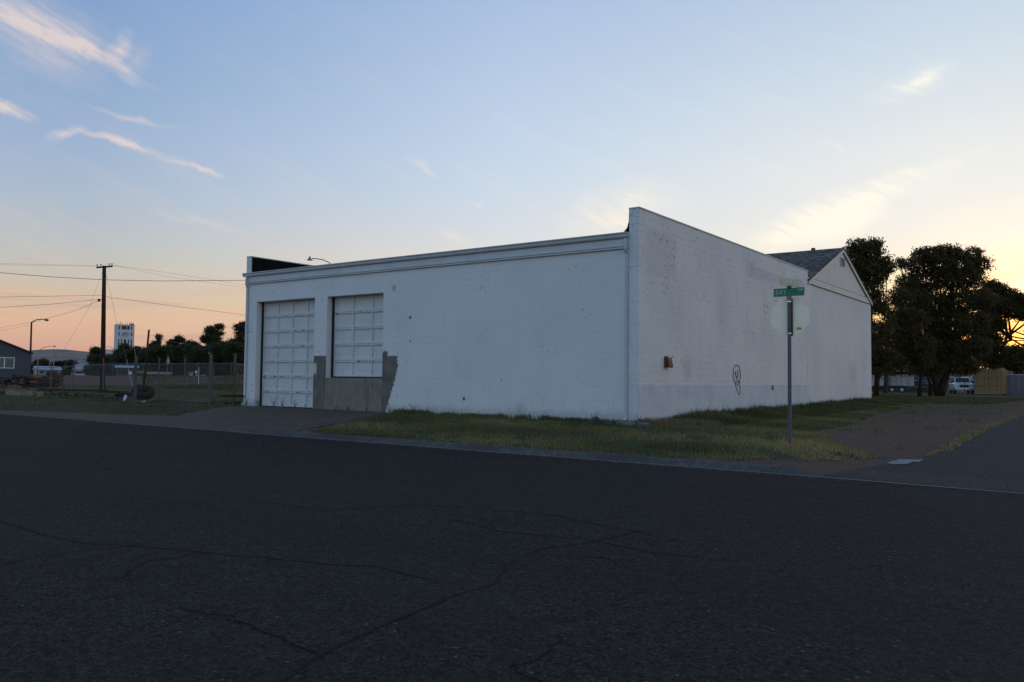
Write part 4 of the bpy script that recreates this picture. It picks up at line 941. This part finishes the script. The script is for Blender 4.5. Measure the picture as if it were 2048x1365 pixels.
fence('chain_link_gate', [(x+.12, y) for x, y in GL], 'wide double chain-link gate standing on its bottom rail', 2.0, .033, [.10, 1.72], 1.7, tall=[2.02,1.98,1.95,2.05], cat='gate')
fence('gate_post_panel', [(-19.488,-0.271), (-20.030,1.291), (-22.088,3.562)], 'chain-link panel between the gate and the left end of the white building', 2.1, .055, [1.72], 1.7, tall=[2.12,2.16,1.7])
bl_ = [(-109.413,37.833,0.994), (-107.038,42.049,1.052), (-105.294,45.804,1.101), (-103.854,49.337,1.146), (-95.236,48.199,1.192), (-88.083,45.989,1.217), (-86.160,47.394,1.243), (-84.073,48.920,1.273)]
fence('far_fence', [(p[0], p[1]) for p in bl_], 'low distant chain-link fence with curved post tops along the field edge', 1.95, .045, 1.9, 1.8, arms=(.22,.1,.22))
fr_ = [(-8.527,64.582,0.083), (-7.181,66.808,0.091), (-5.674,69.150,0.102), (-4.248,71.434,0.111), (-2.988,73.596,0.118), (-1.505,74.680,0.139), (-0.640,75.313,0.151)]
fence('yard_fence', [(p[0], p[1]) for p in fr_], 'chain-link fence in front of the parked trailer and pickup on the right', 2.0, .03, 1.93, 1.9)

# ------------------------------------------------------------------ wooden pole, lamps, wires
def px_pole(name, base, h, lean, r0, r1, label, cat='pole'):
    P_ = empty(name, base, 0, label, cat)
    MB().tube([(0,0,-.3), (lean[0]*.5,lean[1]*.5,h*.5), (lean[0],lean[1],h)], [r0,(r0+r1)/2,r1], 12).build('shaft', M['wood_dark'], P_, smooth=True); return P_
def v_at(p): return Vector(p)
up = v_at((-50.677,11.407,0.024)); ub = (up.x, up.y, 0.)
UT = v_at((-50.399,11.071,9.394)); U = px_pole('utility_pole', ub, UT.z, (UT.x-up.x, UT.y-up.y), .19, .13, 'tall dark wooden utility pole with one crossarm left of the building')
off = Vector(ub)
ca = v_at((-50.872,10.732,9.256))-off; cb = v_at((-49.898,11.439,9.363))-off
dv_ = (cb-ca).normalized()
cm_ = MB(); cm_.tube([ca, cb], .065, 4); cm_.build('crossarm', M['wood_dark'], U)
for q in ((.04, .16), (.27, .15), (.78, .17), (.96, .17)):
    p = ca.lerp(cb, q[0]); MB().lathe([(0,.0),(.02,.0),(.02,.09),(.055,.10),(.05,.17),(.0,.20)], 8, 0, Matrix.Translation(p+Vector((0,0,.05)))).build('insulator', M['insul'], U)
p_ = v_at((-50.766,10.952,6.793))-off; MB().lathe([(0,-.12),(.1,-.08),(.1,.1),(0,.12)], 8, 0, Matrix.Translation(p_)).build('splice_box', M['blacktrim'], U)
p2 = px_pole('bare_pole', (lambda a: (a[0],a[1],0.))((-76.749,29.542,0.009)), 6.3, (.42,.2), .13, .10, 'short bare wooden pole leaning right among the background trees')
def lamp(name, base_px, top_px, head_px, depth, label, pole_mat='galv', wood=False, r=.07, zb=0., group='street lamps beyond the field'):
    b_ = v_at(base_px); L_ = empty(name, (b_.x, b_.y, zb), 0, label, 'street lamp', group); o = Vector((b_.x, b_.y, zb))
    t = v_at(top_px)-o; h = v_at(head_px)-o
    MB().tube([(0,0,-.3), (t.x*.5,t.y*.5,t.z*.5), t], [r, r*.9, r*.75], 8).build('pole', M['wood_dark'] if wood else M[pole_mat], L_, smooth=True)
    md = t.lerp(h, .35)+Vector((0,0,(h-t).length*.12)); m2 = t.lerp(h, .7)+Vector((0,0,(h-t).length*.10))
    MB().tube([t, md, m2, h], max(.03, r*.5), 6).build('arm', M[pole_mat], L_, smooth=True)
    d = (h-m2).normalized(); s_ = min(.30, max(.22, r*3))
    MB().tube([h-d*s_*.6, h-d*s_*.2, h+d*s_*.8, h+d*s_*1.3], [s_*.18, s_*.42, s_*.48, s_*.1], 8).build('lamp_head', M['lamp_head'], L_, smooth=True)
    return L_
lamp('street_lamp', (-87.034,22.017,-0.023), (-86.726,21.840,6.958), (-85.457,22.752,7.255), 92, 'wooden pole with curved lamp arm beside the grey shed', wood=True, r=.12)
lamp('street_lamp', (-168.673,58.981,0.816), (-168.497,58.819,5.872), (-165.810,60.724,6.941), 170, 'distant street lamp just right of the grey shed', r=.10)
lamp('street_lamp', (-181.612,68.119,0.822), (-181.431,67.967,5.763), (-179.152,69.601,6.356), 185, 'distant street lamp over the hills, second from the shed', r=.10)
lamp('street_lamp', (-150.688,65.930,1.004), (-150.512,65.760,6.212), (-153.500,63.557,6.471), 165, 'distant street lamp with arm reaching left behind the utility pole', r=.10)
lamp('street_lamp', (-150.203,66.285,1.011), (-150.019,66.097,6.620), (-147.424,67.977,6.956), 165, 'distant street lamp with arm reaching right before the white tower', r=.10)
# the one behind the roof has a proper barn-style head
lb_ = v_at((-33.416,19.041,0.672)); L5 = empty('street_lamp', (lb_.x, lb_.y, 0), 0, 'street lamp whose head and curved arm rise above the roof of the white building', 'street lamp', 'street lamps beyond the field'); o5 = Vector((lb_.x, lb_.y, 0))
MB().tube([(0,0,-.2), v_at((-33.267,18.683,8.768))-o5], [.12,.08], 8).build('pole', M['galv'], L5)
MB().tube([v_at(q_)-o5 for q_ in ((-33.267,18.683,8.768),(-33.433,18.546,9.047),(-33.684,18.348,9.290),(-33.994,18.111,9.461),(-34.334,17.859,9.527),(-34.618,17.650,9.540))], .035, 6).build('arm', M['galv'], L5)
hp = v_at((-34.747,17.559,9.486))-o5
MB().lathe([(0,.14),(.08,.12),(.1,.02),(.21,-.03),(.20,-.07),(0,-.06)], 14, 0, Matrix.Translation(hp)).build('lamp_head', M['lamp_head'], L5)
MB().tube([hp+Vector((0,0,.12)), hp+Vector((0,0,.2))], .05, 8).build('photocell', M['blacktrim'], L5)

def wire(pts, label, r=.02, n=14, sag=None):
    P_ = [Vector(p) for p in pts]; out = []
    for i in range(len(P_)-1):
        r *= 1.
        for q in range(n): out.append(P_[i].lerp(P_[i+1], q/n)-Vector((0,0,(sag or 0)*4*(q/n)*(1-q/n))))
    out.append(P_[-1]); o = MB().tube(out, r*.8, 5).build('overhead_wire', M['wire']); tag(o, label, 'wire', 'overhead wires on the left'); return o
wire([(-38.409,-2.328,6.694), (-36.004,0.682,6.513), (-34.680,2.893,6.497), (-33.021,5.343,6.577), (-29.835,8.903,6.793), (-29.120,10.656,6.991)], 'thick wire crossing the left sky to the building roof corner', .018, 6)
wire([(-56.319,4.266,9.238), (-50.840,10.749,9.388)], 'thin wire from the left end of the crossarm toward the left edge', .008)
wire([(-56.321,4.271,9.129), (-50.658,10.884,9.353)], 'thin lower wire leaving the crossarm toward the left edge', .008)
wire([(-50.048,11.323,9.474), (-52.286,17.115,9.707), (-56.004,29.272,9.856)], 'thin wire from the right end of the crossarm down to the right', .010)
wire([(-49.927,11.414,9.438), (-52.292,17.129,9.377), (-56.008,29.283,9.613)], 'thin second wire from the crossarm sloping down to the right', .009)
wire([(-56.365,4.378,6.707), (-50.485,11.136,7.173)], 'wire meeting the utility pole at mid height from the left', .015)
wire([(-50.485,11.136,7.173), (-50.524,11.735,7.038), (-50.614,12.289,7.052), (-51.671,17.726,6.910), (-56.056,29.398,6.991)], 'wire leaving the utility pole at mid height to the right with a small dip', .016, 6)
wire([(-56.381,4.416,5.852), (-52.709,8.314,6.366), (-50.551,11.104,6.872)], 'wire below mid height running left from the utility pole', .016, 6)
wire([(-50.551,11.104,6.872), (-66.490,16.796,7.063), (-84.408,22.276,7.300), (-86.727,21.843,6.902)], 'wire from the utility pole down to the lamp pole by the shed', .018, 6)
wire([(-86.726,21.840,6.958), (-84.346,18.660,6.255), (-78.840,12.831,5.120)], 'upper wire from the lamp pole to the left edge', .014, 6)
wire([(-86.731,21.853,6.679), (-84.351,18.672,5.988), (-78.845,12.844,4.829)], 'lower wire from the lamp pole to the left edge', .012, 6)
wire([(-50.545,10.993,8.903), (-47.308,8.564,6.038), (-46.870,6.596,2.690)], 'guy wire slanting down left of the utility pole', .008, 6)
gw = wire([(-50.332,11.148,8.906), (-47.959,10.553,6.297), (-46.774,10.268,4.783), (-43.338,9.212,2.162)], 'guy wire slanting down right of the utility pole', .009, 6)
gu = MB().tube([(-43.364,9.188,2.229), (-41.167,8.415,0.492)], .02, 6).build('guy_guard', M['lamp_head']); tag(gu, 'pale plastic guard on the lower end of the right guy wire', 'guy guard')
wire([(-76.328,29.519,5.764), (-90.656,41.367,5.694), (-105.624,55.219,5.771)], 'wire from the bare leaning pole into the trees', .018, 6)

# ------------------------------------------------------------------ left background buildings
# grey shed
sa = v_at((-68.780,14.109,3.072)); sd_ = v_at((-71.039,12.390,4.223)); 
SH = empty('grey_shed', (sa.x, sa.y, 0), yaw+R(36), 'dark blue-grey gabled shed with a white sliding window at the left edge', 'shed')
W_ = 9.4; zt = sa.z; za_ = zt+W_/2*.42
MB().prism([(-W_,0),(0,0),(0,zt),(-W_/2,za_),(-W_,zt)], 0, 8, 'y').build('wall', M['shed_grey'], SH)
rs = MB(); rs.add([(.15,-.25,zt-.05),(-W_/2,-.25,za_+.02),(-W_/2,8.2,za_+.02),(.15,8.2,zt-.05),(.15,-.25,zt+.07),(-W_/2,-.25,za_+.15),(-W_/2,8.2,za_+.15),(.15,8.2,zt+.07)], [(0,1,2,3),(4,7,6,5),(0,4,5,1),(0,3,7,4),(2,6,7,3)])
rs.add([(-W_-.15,-.25,zt-.05),(-W_/2,-.25,za_+.02),(-W_/2,8.2,za_+.02),(-W_-.15,8.2,zt-.05),(-W_-.15,-.25,zt+.07),(-W_/2,-.25,za_+.15),(-W_/2,8.2,za_+.15),(-W_-.15,8.2,zt+.07)], [(0,1,2,3),(4,7,6,5),(0,4,5,1),(0,3,7,4),(2,6,7,3)])
rs.build('roof', simple('dark_roof', (.05,.04,.045), .8), SH)
wx0, wx1, wz0, wz1 = -2.82, -1.26, 1.66, 2.66
wf = MB(); t = .07
for a, b_ in (((wx0,-.04,wz0),(wx1,.0,wz0+t)), ((wx0,-.04,wz1-t),(wx1,.0,wz1)), ((wx0,-.04,wz0+t),(wx0+t,.0,wz1-t)), ((wx1-t,-.04,wz0+t),(wx1,.0,wz1-t)), (((wx0+wx1)/2-.04,-.04,wz0+t),((wx0+wx1)/2+.04,.0,wz1-t))): wf.box(a, b_)
wo = wf.build('window', M['white'], SH); MB().box((wx0+t,-.02,wz0+t),(wx1-t,-.005,wz1-t)).build('pane', simple('curtained_glass', (.10,.115,.12), .2, .2, 2.), wo)
# tower
tb_ = v_at((-669.672,349.650,3.411)); TW = empty('grain_tower', (tb_.x, tb_.y, 0), yaw+R(34), 'tall white concrete grain tower with rows of windows and a round emblem', 'tower')
TH = v_at((-668.940,347.887,43.341)).z; hw = 7.1
MB().box((-hw,-5,0),(hw,5,TH)).build('wall', M['tower'], TW)
MB().box((-hw-.1,-5.1,TH),(hw+.1,5.1,TH+.5)).build('parapet', M['tower'], TW)
mpp = 700/1646
def tz(y): return TH-(y-651)*mpp
for y, hh, xsn in ((656,3.2,(-4.6,-1.9,0,2.3,4.8)), (669,2.8,(-4.8,5)), (683,3.,(-4.8,-2.6,0,2.7,5)), (690.5,3.,(-4.8,-2.6,0,2.7,5)), (697,2.6,(-4.8,-2.6,0,2.7,5))):
    for xx in xsn:
        ww = 1.7 if (xx in (0,-1.9,2.3) and y != 669) else .85
        MB().box((xx-ww/2,-5.08,tz(y)-hh/2),(xx+ww/2,-5.003,tz(y)+hh/2)).build('window', M['glass'], TW)
em = MB(); ez = tz(669.5)
em.tube([(2.5*math.cos(t_), -5.1, ez+1.7*math.sin(t_)) for t_ in np.linspace(0, 2*math.pi, 25)], .16, 4)
em.tube([(x_, -5.1, ez+z_) for x_, z_ in ((-.2,1.0),(-.9,1.1),(-1.2,.6),(-.5,.1),(-.6,-.6),(-1.4,-.6),(-1.6,-.1))], .2, 4)
em.tube([(x_, -5.1, ez+z_) for x_, z_ in ((.2,.6),(.9,.8),(1.5,.3),(1.1,-.5),(.3,-.6),(.1,0))], .16, 4); em.build('emblem', M['blue'], TW)
an_ = MB(); rr = random.Random(4)
for q in range(14):
    xx = rr.uniform(-hw, hw); an_.tube([(xx,-4,TH),(xx,-4,TH+rr.uniform(1,3.2))], .14, 4)
an_.box((3.6,-5,TH+.5),(6.6,-3,TH+1.5)); an_.build('antenna', M['rust'], TW)
MB().box((-hw-13,-4,0),(-hw-.02,5,tz(700))).build('annex', M['tower'], TW)
# small far buildings
def hut2(name, p, w2, hw_, hr, dpt, wallm, roofm, label, rz, cat='building'):
    H0 = empty(name, (p[0], p[1], float(gh(p[0], p[1]))-.2), yaw+R(28)+rz, label, cat)
    MB().box((-w2,0,0),(w2,dpt,hw_)).build('wall', wallm, H0)
    r_ = MB(); r_.prism([(-.5,hw_+.004),(dpt+.5,hw_+.004),(dpt/2+.3,hw_+hr),(dpt/2-.3,hw_+hr)], -w2-.3, w2+.3, 'x'); r_.build('roof', roofm, H0)
    for q in (-.55, 0, .55): MB().box((q*w2-.5,-.03,hw_*.35),(q*w2+.5,-.003,hw_*.75)).build('window', M['glass'], H0)
    return H0
hut2('metal_roof_hall', (-198.195,74.579,1.021), 2.6, 1.4, .9, 8, M['roof_metal'], M['roof_metal'], 'low pale building with bluish metal roof right of the grey shed', R(6))
hut2('gabled_shed', (-181.406,74.456,1.118), 1.8, 1.5, 1.2, 8, M['white'], M['roof_metal'], 'small white shed with pale sloping roof in front of the dark trees', R(-8), 'shed')
hut2('beige_house', (-259.507,104.123,1.302), 1.2, 3.4, .6, 6, M['beige'], M['beige'], 'tiny beige house between the small far trees', 0)
for i, (a, lb) in enumerate((((-113.076,47.545,1.223), 'grey-green parked van shape behind the gate post under the trees'), ((-113.737,49.541,1.241), 'small beige shed under the trees right of the gate post'), ((-108.933,50.574,1.281), 'small tan shed under the trees at the middle of the gate'))):
    hut2('small_shed', a, (1.4,.7,1.5)[i], (1.5,.7,.55)[i], .35, 2.5, (M['shed_grey'],M['beige'],M['beige'])[i], (M['roof_metal'],M['beige'],M['beige'])[i], lb.replace('parked van shape','shed'), 0, 'shed')
# marker signs in the far field
ms = empty('round_marker', (lambda a: (a[0],a[1],float(gh(a[0],a[1]))))((-83.458,40.739,0.366)), yaw, 'pale round marker sign on a thin white post seen through the gate', 'sign')
MB().tube([(0,0,-.2),(0,0,2.2)], .03, 6).build('post', M['white'], ms); MB().lathe([(0,.02),(.16,.02),(.16,-.02),(0,-.02)], 12, 0, Matrix.Translation((-.32,-.06,1.65)) @ Matrix.Rotation(R(90),4,'X')).build('plate', M['white'], ms)
fg = empty('flag_pole', (lambda a: (a[0],a[1],float(gh(a[0],a[1]))))((-91.349,41.172,0.279)), yaw, 'small drooping reddish white flag before the background trees', 'flag')
MB().tube([(0,0,-.2),(0,0,3.0)], .03, 6).build('pole', M['galv'], fg); MB().add([(0,0,2.9),(.1,.05,2.85),(.28,0,2.3),(.2,-.04,1.75),(-.2,.05,1.9),(-.15,0,2.4)], [(0,1,2,3,4,5)]).build('cloth', simple('faded_flag', (.35,.25,.25), .8), fg)

# ------------------------------------------------------------------ junk along the left fence
def tyre(loc, Rm, Ro, Ri, wd, label):
    T = empty('tyre', loc, 0, label, 'tyre', 'old tyres by the gate'); T.rotation_euler = Rm
    pr = [(Ri,-wd*.38),(Ri+.04,-wd*.5),(Ro-.06,-wd*.5),(Ro,-wd*.36),(Ro,wd*.36),(Ro-.06,wd*.5),(Ri+.04,wd*.5),(Ri,wd*.38),(Ri+.02,0),(Ri,-wd*.38)]
    MB().lathe(pr, 28).build('carcass', M['rubber'], T, smooth=True)
    tr = MB()
    for q in range(28):
        a = 2*math.pi*q/28; tr.box((Ro-.005,-.02,-wd*.36),(Ro+.018,.02,wd*.36),0,Matrix.Rotation(a,4,'Z'))
    tr.build('tread', M['rubber'], T); return T
a = (-26.722,1.028,-0.006); tyre((a[0], a[1], .36), (R(38), 0, R(50)), .43, .20, .32, 'large black tyre leaning over on its neighbour inside the gate')
a = (-27.624,1.235,0.018); tyre((a[0], a[1], .36), (R(78), 0, R(20)), .37, .18, .26, 'black tyre standing behind the leaning one by the gate post')
a = (-31.909,2.815,-0.022); tyre((a[0], a[1], .14), (R(3), 0, 0), .42, .22, .22, 'black tyre lying flat left of the gate post')
def sheet(p, w2, h, rz, lean, label, name='white_board'):
    o = MB().box((-w2,-.012,0),(w2,.012,h)).build(name, M['white']); o.location = gz(p); o.rotation_euler = (lean, R(8), rz); return tag(o, label, 'board')
sheet((-26.249,-0.245), .075, .27, yaw-.3, R(-15), 'small white board standing tilted in the weeds left of the gate post')
sheet((-23.815,-0.706), .07, .10, yaw, R(-40), 'tiny white scrap lying below the leaning tyre')
sg = MB().box((-.075,-.012,-.075),(.075,.012,.075)).build('fence_sign', M['white']); sg.location = (-24.838,-0.768,1.287); sg.rotation_euler = (0,0,yaw); tag(sg, 'small square white sign fixed to the fence left of the gate post', 'sign')
for i, (a, sx, sy, sz, rz, m_, lb) in enumerate([
    ((-38.458,0.196),.80,.5,.34,.6,'rubble_y','largest pale yellow concrete block at the far left'), ((-37.110,0.241),.50,.4,.26,.9,'rubble_y','pale rounded concrete block right of the largest yellow one'),
    ((-34.775,-0.150),.20,.2,.30,.4,'rubble_y','small upright pale block at the right end of the rubble'), ((-46.433,3.450),.75,.45,.50,.3,'rubble','greenish slab rising behind the largest yellow block'),
    ((-41.752,2.728),.65,.35,.40,.2,'rubble','grey slab piece behind the small upright block'), ((-39.824,0.217),.6,.5,.28,.8,'stone','dark low rubble lump at the left edge'), ((-34.137,1.165),.25,.2,.18,.8,'rubble_y','small pale stone alone in the weeds by a fence post')]):
    o = chunk(i+50, sx, sy, sz, 2, .14).build('concrete_block', M[m_]); o.location = gz(a); o.rotation_euler = (0,0,yaw+rz-.6); tag(o, lb, 'rubble', 'rubble along the far-left fence')
# stacked old bricks on the ground
M['brick_mix'] = [simple('old_brick_red', (.085,.028,.022), .9, .4, 6.), simple('old_brick_dark', (.035,.022,.02), .9, .4, 6.), simple('old_brick_pale', (.17,.12,.09), .9, .3, 6.)]
def brick_pile(name, p, wd, ht, dp, label, seed):
    r = random.Random(seed); o = empty(name, gz(p), yaw, label, 'brick pile', 'brick piles at the far left'); mb = MB(); z = 0
    while z < ht:
        x = -wd/2+r.uniform(0,.1)
        while x < wd/2:
            l = r.uniform(.22,.38); 
            for yy in (0, dp*.5):
                hh = r.uniform(.09,.13); mt = Matrix.Translation((x+l/2, yy+r.uniform(-.06,.06), z)) @ Matrix.Rotation(r.uniform(-.2,.2),4,'Z') @ Matrix.Rotation(r.uniform(-.08,.08),4,'Y')
                if z < ht*(.72+.28*math.sin(x*2.3+seed)*math.cos(x*.9+seed)) and r.random() < .93: mb.box((-l/2,-.1,0),(l/2,dp*.45,hh),r.choices((0,1,2),(5,7,1))[0],mt)
            x += l+.01
        z += .125
    mb.build('bricks', M['brick_mix'], o); return o
brick_pile('brick_pile', (-67.269,14.497), 2.6, 1.45, .9, 'tall stack of old dark red bricks behind the fence at far left', 3)
brick_pile('brick_pile', (-64.696,10.921), 3.2, 1.20, .9, 'lower wider stack of old bricks at the left edge', 4)
# low weeds mounds along the fence foot
def bush(p, w2, h, label, seed):
    tree('low_bush', label, gz(p), [(x_*w2, 0, h*.4, h*.55, .8) for x_ in (-.8,-.4,0,.4,.8)], 2600, .10, [([(0,0,0),(0,0,h*.3),(0,0,h*.6)], .02)], M['leaf_far'], group='low weeds along the left fence', seed=seed, clump=.14, cat='bush')
bush((-32.457,-0.216), 1.0, .42, 'dark weeds right of the rubble at the far-left fence', 61); bush((-31.043,0.343), 1.1, .34, 'dark weeds between two fence posts at left', 62)
bush((-27.213,-0.253), .6, .26, 'dark weeds left of the small white board', 63); bush((-17.925,-0.146), .5, .30, 'dark weeds at the gate post by the white building', 64)

# ------------------------------------------------------------------ right background: container, wall, truck, trailer
def xy0(a, dz=0.): return (a[0], a[1], float(gh(a[0], a[1]))+dz)
CT = empty('shipping_container', xy0((-1.009,78.767,0.114)), R(1), 'yellow shipping container with closed doors behind the fence at right', 'container')
MB().box((0,.03,.12),(2.44,6.1,2.72)).build('body', M['yellow'], CT)
fr2 = MB()
for a, b_ in (((0,-.04,.05),(.1,.028,2.75)), ((2.34,-.04,.05),(2.44,.028,2.75)), ((.1,-.04,.05),(2.34,.028,.2)), ((.1,-.04,2.62),(2.34,.028,2.75))): fr2.box(a, b_)
fr2.build('frame', M['yellow'], CT)
for s_ in (0, 1):
    d = MB().box((.11+s_*1.115,-.03,.21),(1.21+s_*1.115,.025,2.61)).build('door', M['yellow'], CT)
    rb = MB()
    for z in (.55,1.0,1.45,1.9,2.3): rb.box((.13+s_*1.115,-.055,z),(1.19+s_*1.115,-.031,z+.05))
    for xx in (.35,.85): rb.tube([(xx+s_*1.115,-.07,.15),(xx+s_*1.115,-.07,2.68)], .02, 6)
    rb.build('lock_bar', M['yellow'], d)
sm_ = MB()
for xx in (.105, 1.218, 2.335): sm_.box((xx-.02,-.036,.2),(xx+.02,-.0305,2.62))
for zz in (.9, 1.75): sm_.box((.13,-.034,zz),(2.31,-.0305,zz+.035))
sm_.build('door_seam', simple('dark_seam_line', (.06,.04,.025), .8), CT)  # dark lines along the door joints and across the panels
cg = MB()
for q in range(24): cg.box((2.441,.2+q*.24,.25),(2.475,.32+q*.24,2.6))
cg.build('corrugation', M['yellow'], CT)
C2 = empty('tan_container', xy0((0.655,86.189,0.084)), R(3), 'second tan container showing only its upper side behind the yellow one', 'container')
MB().box((0,0,.1),(.9,6,2.95)).build('body', M['yellow'], C2); MB().box((.02,-.06,.1),(.10,-.002,2.95)).build('frame', M['yellow'], C2); MB().box((.80,-.06,.1),(.88,-.002,2.95)).build('frame', M['yellow'], C2)
MW = empty('metal_wall', xy0((1.362,84.224,0.115)), R(4), 'grey corrugated metal wall at the right edge', 'wall')
mw = MB(); 
for q in range(60): mw.box((q*.3,0 if q % 2 else .05,0),(q*.3+.3,.12,2.15))
mw.build('sheet', M['grey_metal'], MW); MB().box((0,-.03,2.152),(18,.16,2.22)).build('cap', M['white'], MW)
# pickup
def wheel(parent, loc, r, wd, rim, axis='x'):
    rot = Matrix.Rotation(R(90),4,'Y') if axis == 'x' else Matrix.Rotation(R(90),4,'X')
    T = Matrix.Translation(loc) @ rot
    w0 = MB().lathe([(r*.55,-wd/2),(r*.92,-wd/2),(r,-wd*.3),(r,wd*.3),(r*.92,wd/2),(r*.55,wd/2)], 20, 0, T).build('wheel', M['rubber'], parent, smooth=True)
    MB().lathe([(0,-wd*.5),(r*.3,-wd*.47),(r*.6,-wd*.40),(r*.6,wd*.40),(r*.3,wd*.47),(0,wd*.5)], 16, 0, T).build('rim', rim, w0)
PK = empty('pickup_truck', xy0((-2.955,83.550,0.034)), R(180+14), 'white pickup truck facing the camera under the broad tree', 'pickup truck')
# local: +x left-hand side of the truck, +y forward (toward the camera)
def sec(mb, secs, mi=0):       # loft of symmetric cross-sections (y, [(halfwidth, z)...])
    vs = []; n = 0
    for y, pr in secs:
        ring = [(h_, y, z) for h_, z in pr]+[(-h_, y, z) for h_, z in reversed(pr)]; n = len(ring); vs += ring
    fs = [(i*n+j, i*n+(j+1)%n, (i+1)*n+(j+1)%n, (i+1)*n+j) for i in range(len(secs)-1) for j in range(n)]+[tuple(range(n)), tuple((len(secs)-1)*n+k for k in range(n))]
    return mb.add(vs, fs, mi)
bd = MB()
sec(bd, [(2.62,[(.80,.45),(.86,.60),(.84,.95),(.74,1.04)]), (2.45,[(.92,.42),(.97,.65),(.95,1.05),(.80,1.14)]), (1.2,[(.97,.42),(1.0,.7),(.98,1.12),(.82,1.22)]), (-2.6,[(.97,.42),(1.0,.7),(.98,1.14),(.94,1.20)]), (-2.75,[(.93,.5),(.95,.7),(.94,1.1),(.9,1.16)])])
bd.build('body', M['carpaint'], PK)
cb_ = MB(); sec(cb_, [(1.15,[(.82,1.21),(.80,1.23)]), (.55,[(.80,1.21),(.70,1.83)]), (-.9,[(.80,1.21),(.70,1.86)]), (-1.25,[(.80,1.21),(.68,1.75)])]); cb_.build('cab', M['carpaint'], PK)
MB().add([(.70,1.115,1.28),(-.70,1.115,1.28),(-.63,.645,1.77),(.63,.645,1.77)], [(0,1,2,3)]).build('windscreen', M['glass'], PK, fix=False)
for s_ in (1,-1):
    MB().add([(s_*.815,.55,1.28),(s_*.815,-.8,1.28),(s_*.725,-.75,1.76),(s_*.725,.45,1.74)], [(0,1,2,3)]).build('side_window', M['glass'], PK, fix=False)
    MB().bevbox((s_*.62-.17,2.45,.84),(s_*.62+.17,2.64,1.03),.02).build('headlight', M['chrome'], PK)
    mi_ = MB().bevbox((s_*1.05-.1,.75,1.2),(s_*1.05+.1,.85,1.42),.02); mi_.build('mirror', M['blacktrim'], PK)
    for yy in (1.75,-1.7): wheel(PK, (s_*.86,yy,.38), .38, .25, M['chrome'])
MB().box((-.43,2.60,.74),(.43,2.66,1.02)).build('grille', M['blacktrim'], PK)
MB().bevbox((-.95,2.55,.45),(.95,2.78,.68),.03).build('bumper', M['chrome'], PK)
# flatbed trailer
TR = empty('flatbed_trailer', xy0((-10.008,85.840,-0.128)), yaw-R(24), 'long dark flatbed trailer with two white wheels parked behind the fence', 'trailer')
MB().box((-5.2,0,.72),(3.6,2.2,.86)).build('deck', M['black'], TR)
rl = MB(); 
for q in range(30): rl.box((-5.15+q*.3,-.035,.74),(-5.05+q*.3,-.003,.80))
rl.build('marker_strip', M['white'], TR); MB().box((-4.8,.1,.5),(3.2,.25,.715)).build('frame_rail', M['black'], TR)
for xx in (-.6,.48): wheel(TR, (xx,.05,.40), .36, .25, M['white'], 'y')
fd = MB().prism([(-1.05,.74),(-.95,.82),(.85,.82),(.95,.74)], -.12, -.036, 'y'); fd.build('fender', M['black'], TR)
MB().tube([(3.6,1.1,.6),(5.0,1.1,.55)], .06, 6).build('tongue', M['black'], TR)
CRt = empty('white_crate', xy0((-9.687,86.448,-0.127), .87), yaw-R(24), 'wide white panelled crate riding on the flatbed trailer', 'crate')
def crate(root, w2, h):
    MB().bevbox((-w2,0,0),(w2,1.8,h),.03).build('box', M['white'], root); s_ = MB()
    for q in range(-2,3): s_.box((q*w2*.42-.02,-.02,.04),(q*w2*.42+.02,-.002,h-.04))
    s_.box((-w2,-.025,h-.08),(w2,-.003,h-.03)); s_.build('rib', M['galv'], root)
crate(CRt, 1.36, 1.36)
CR2 = empty('white_crate', xy0((-12.193,84.615,-0.162), .87), yaw-R(24), 'left white crate on the flatbed trailer, cut off by the white building', 'crate'); crate(CR2, 1.15, 1.36)
yp = MB().box((-.06,0,0),(.06,.06,1.6)).build('yellow_stake', M['yellow']); a = (-10.685,85.097,-0.135); yp.location = (a[0], a[1], .86); yp.rotation_euler = (0,0,yaw); tag(yp, 'upright yellow stake on the trailer left of the wide crate', 'stake')
# dark enclosed trailer with lettering and a long canopy behind
ET = empty('cargo_trailer', xy0((-9.508,92.412,-0.174)), yaw-R(26), 'dark enclosed cargo trailer with blue and white lettering between the trees', 'trailer')
MB().bevbox((-.6,0,.5),(3.6,2.2,2.65),.05).build('body', M['black'], ET)
MB().box((-.2,-.03,1.72),(2.5,-.003,2.22)).build('name_panel', M['blue'], ET); text_mesh('Wheels', .5, M['white'], 'lettering', ET, Matrix.Translation((1.3,-.035,1.97)) @ Matrix.Rotation(R(90),4,'X'), .004)
MB().box((.1,-.02,1.5),(2.4,-.003,1.58)).build('stripe', M['white'], ET); text_mesh('761-5300', .42, M['white'], 'lettering', ET, Matrix.Translation((1.35,-.01,1.22)) @ Matrix.Rotation(R(90),4,'X'), .004)
for xx in (.9,1.8): wheel(ET, (xx,.1,.40), .38, .25, M['galv'], 'y')
CN = empty('open_canopy', xy0((-11.893,101.839,-0.302)), yaw-R(26), 'long low open canopy with pale slatted roof edge behind the trailers', 'canopy')
MB().box((-6,0,2.85),(5,5,3.0)).build('roof', M['black'], CN); sl_ = MB()
for q in range(36): sl_.box((-5.9+q*.3,-.06,2.82),(-5.72+q*.3,-.003,3.02))
sl_.build('edge_slat', M['white'], CN)
for xx in (-5.8,-2.5,1,4.8): MB().box((xx-.06,.1,0),(xx+.06,.22,2.845)).build('post', M['black'], CN)
MB().box((-6,4.7,0),(5,4.8,2.84)).build('back_wall', M['black'], CN)
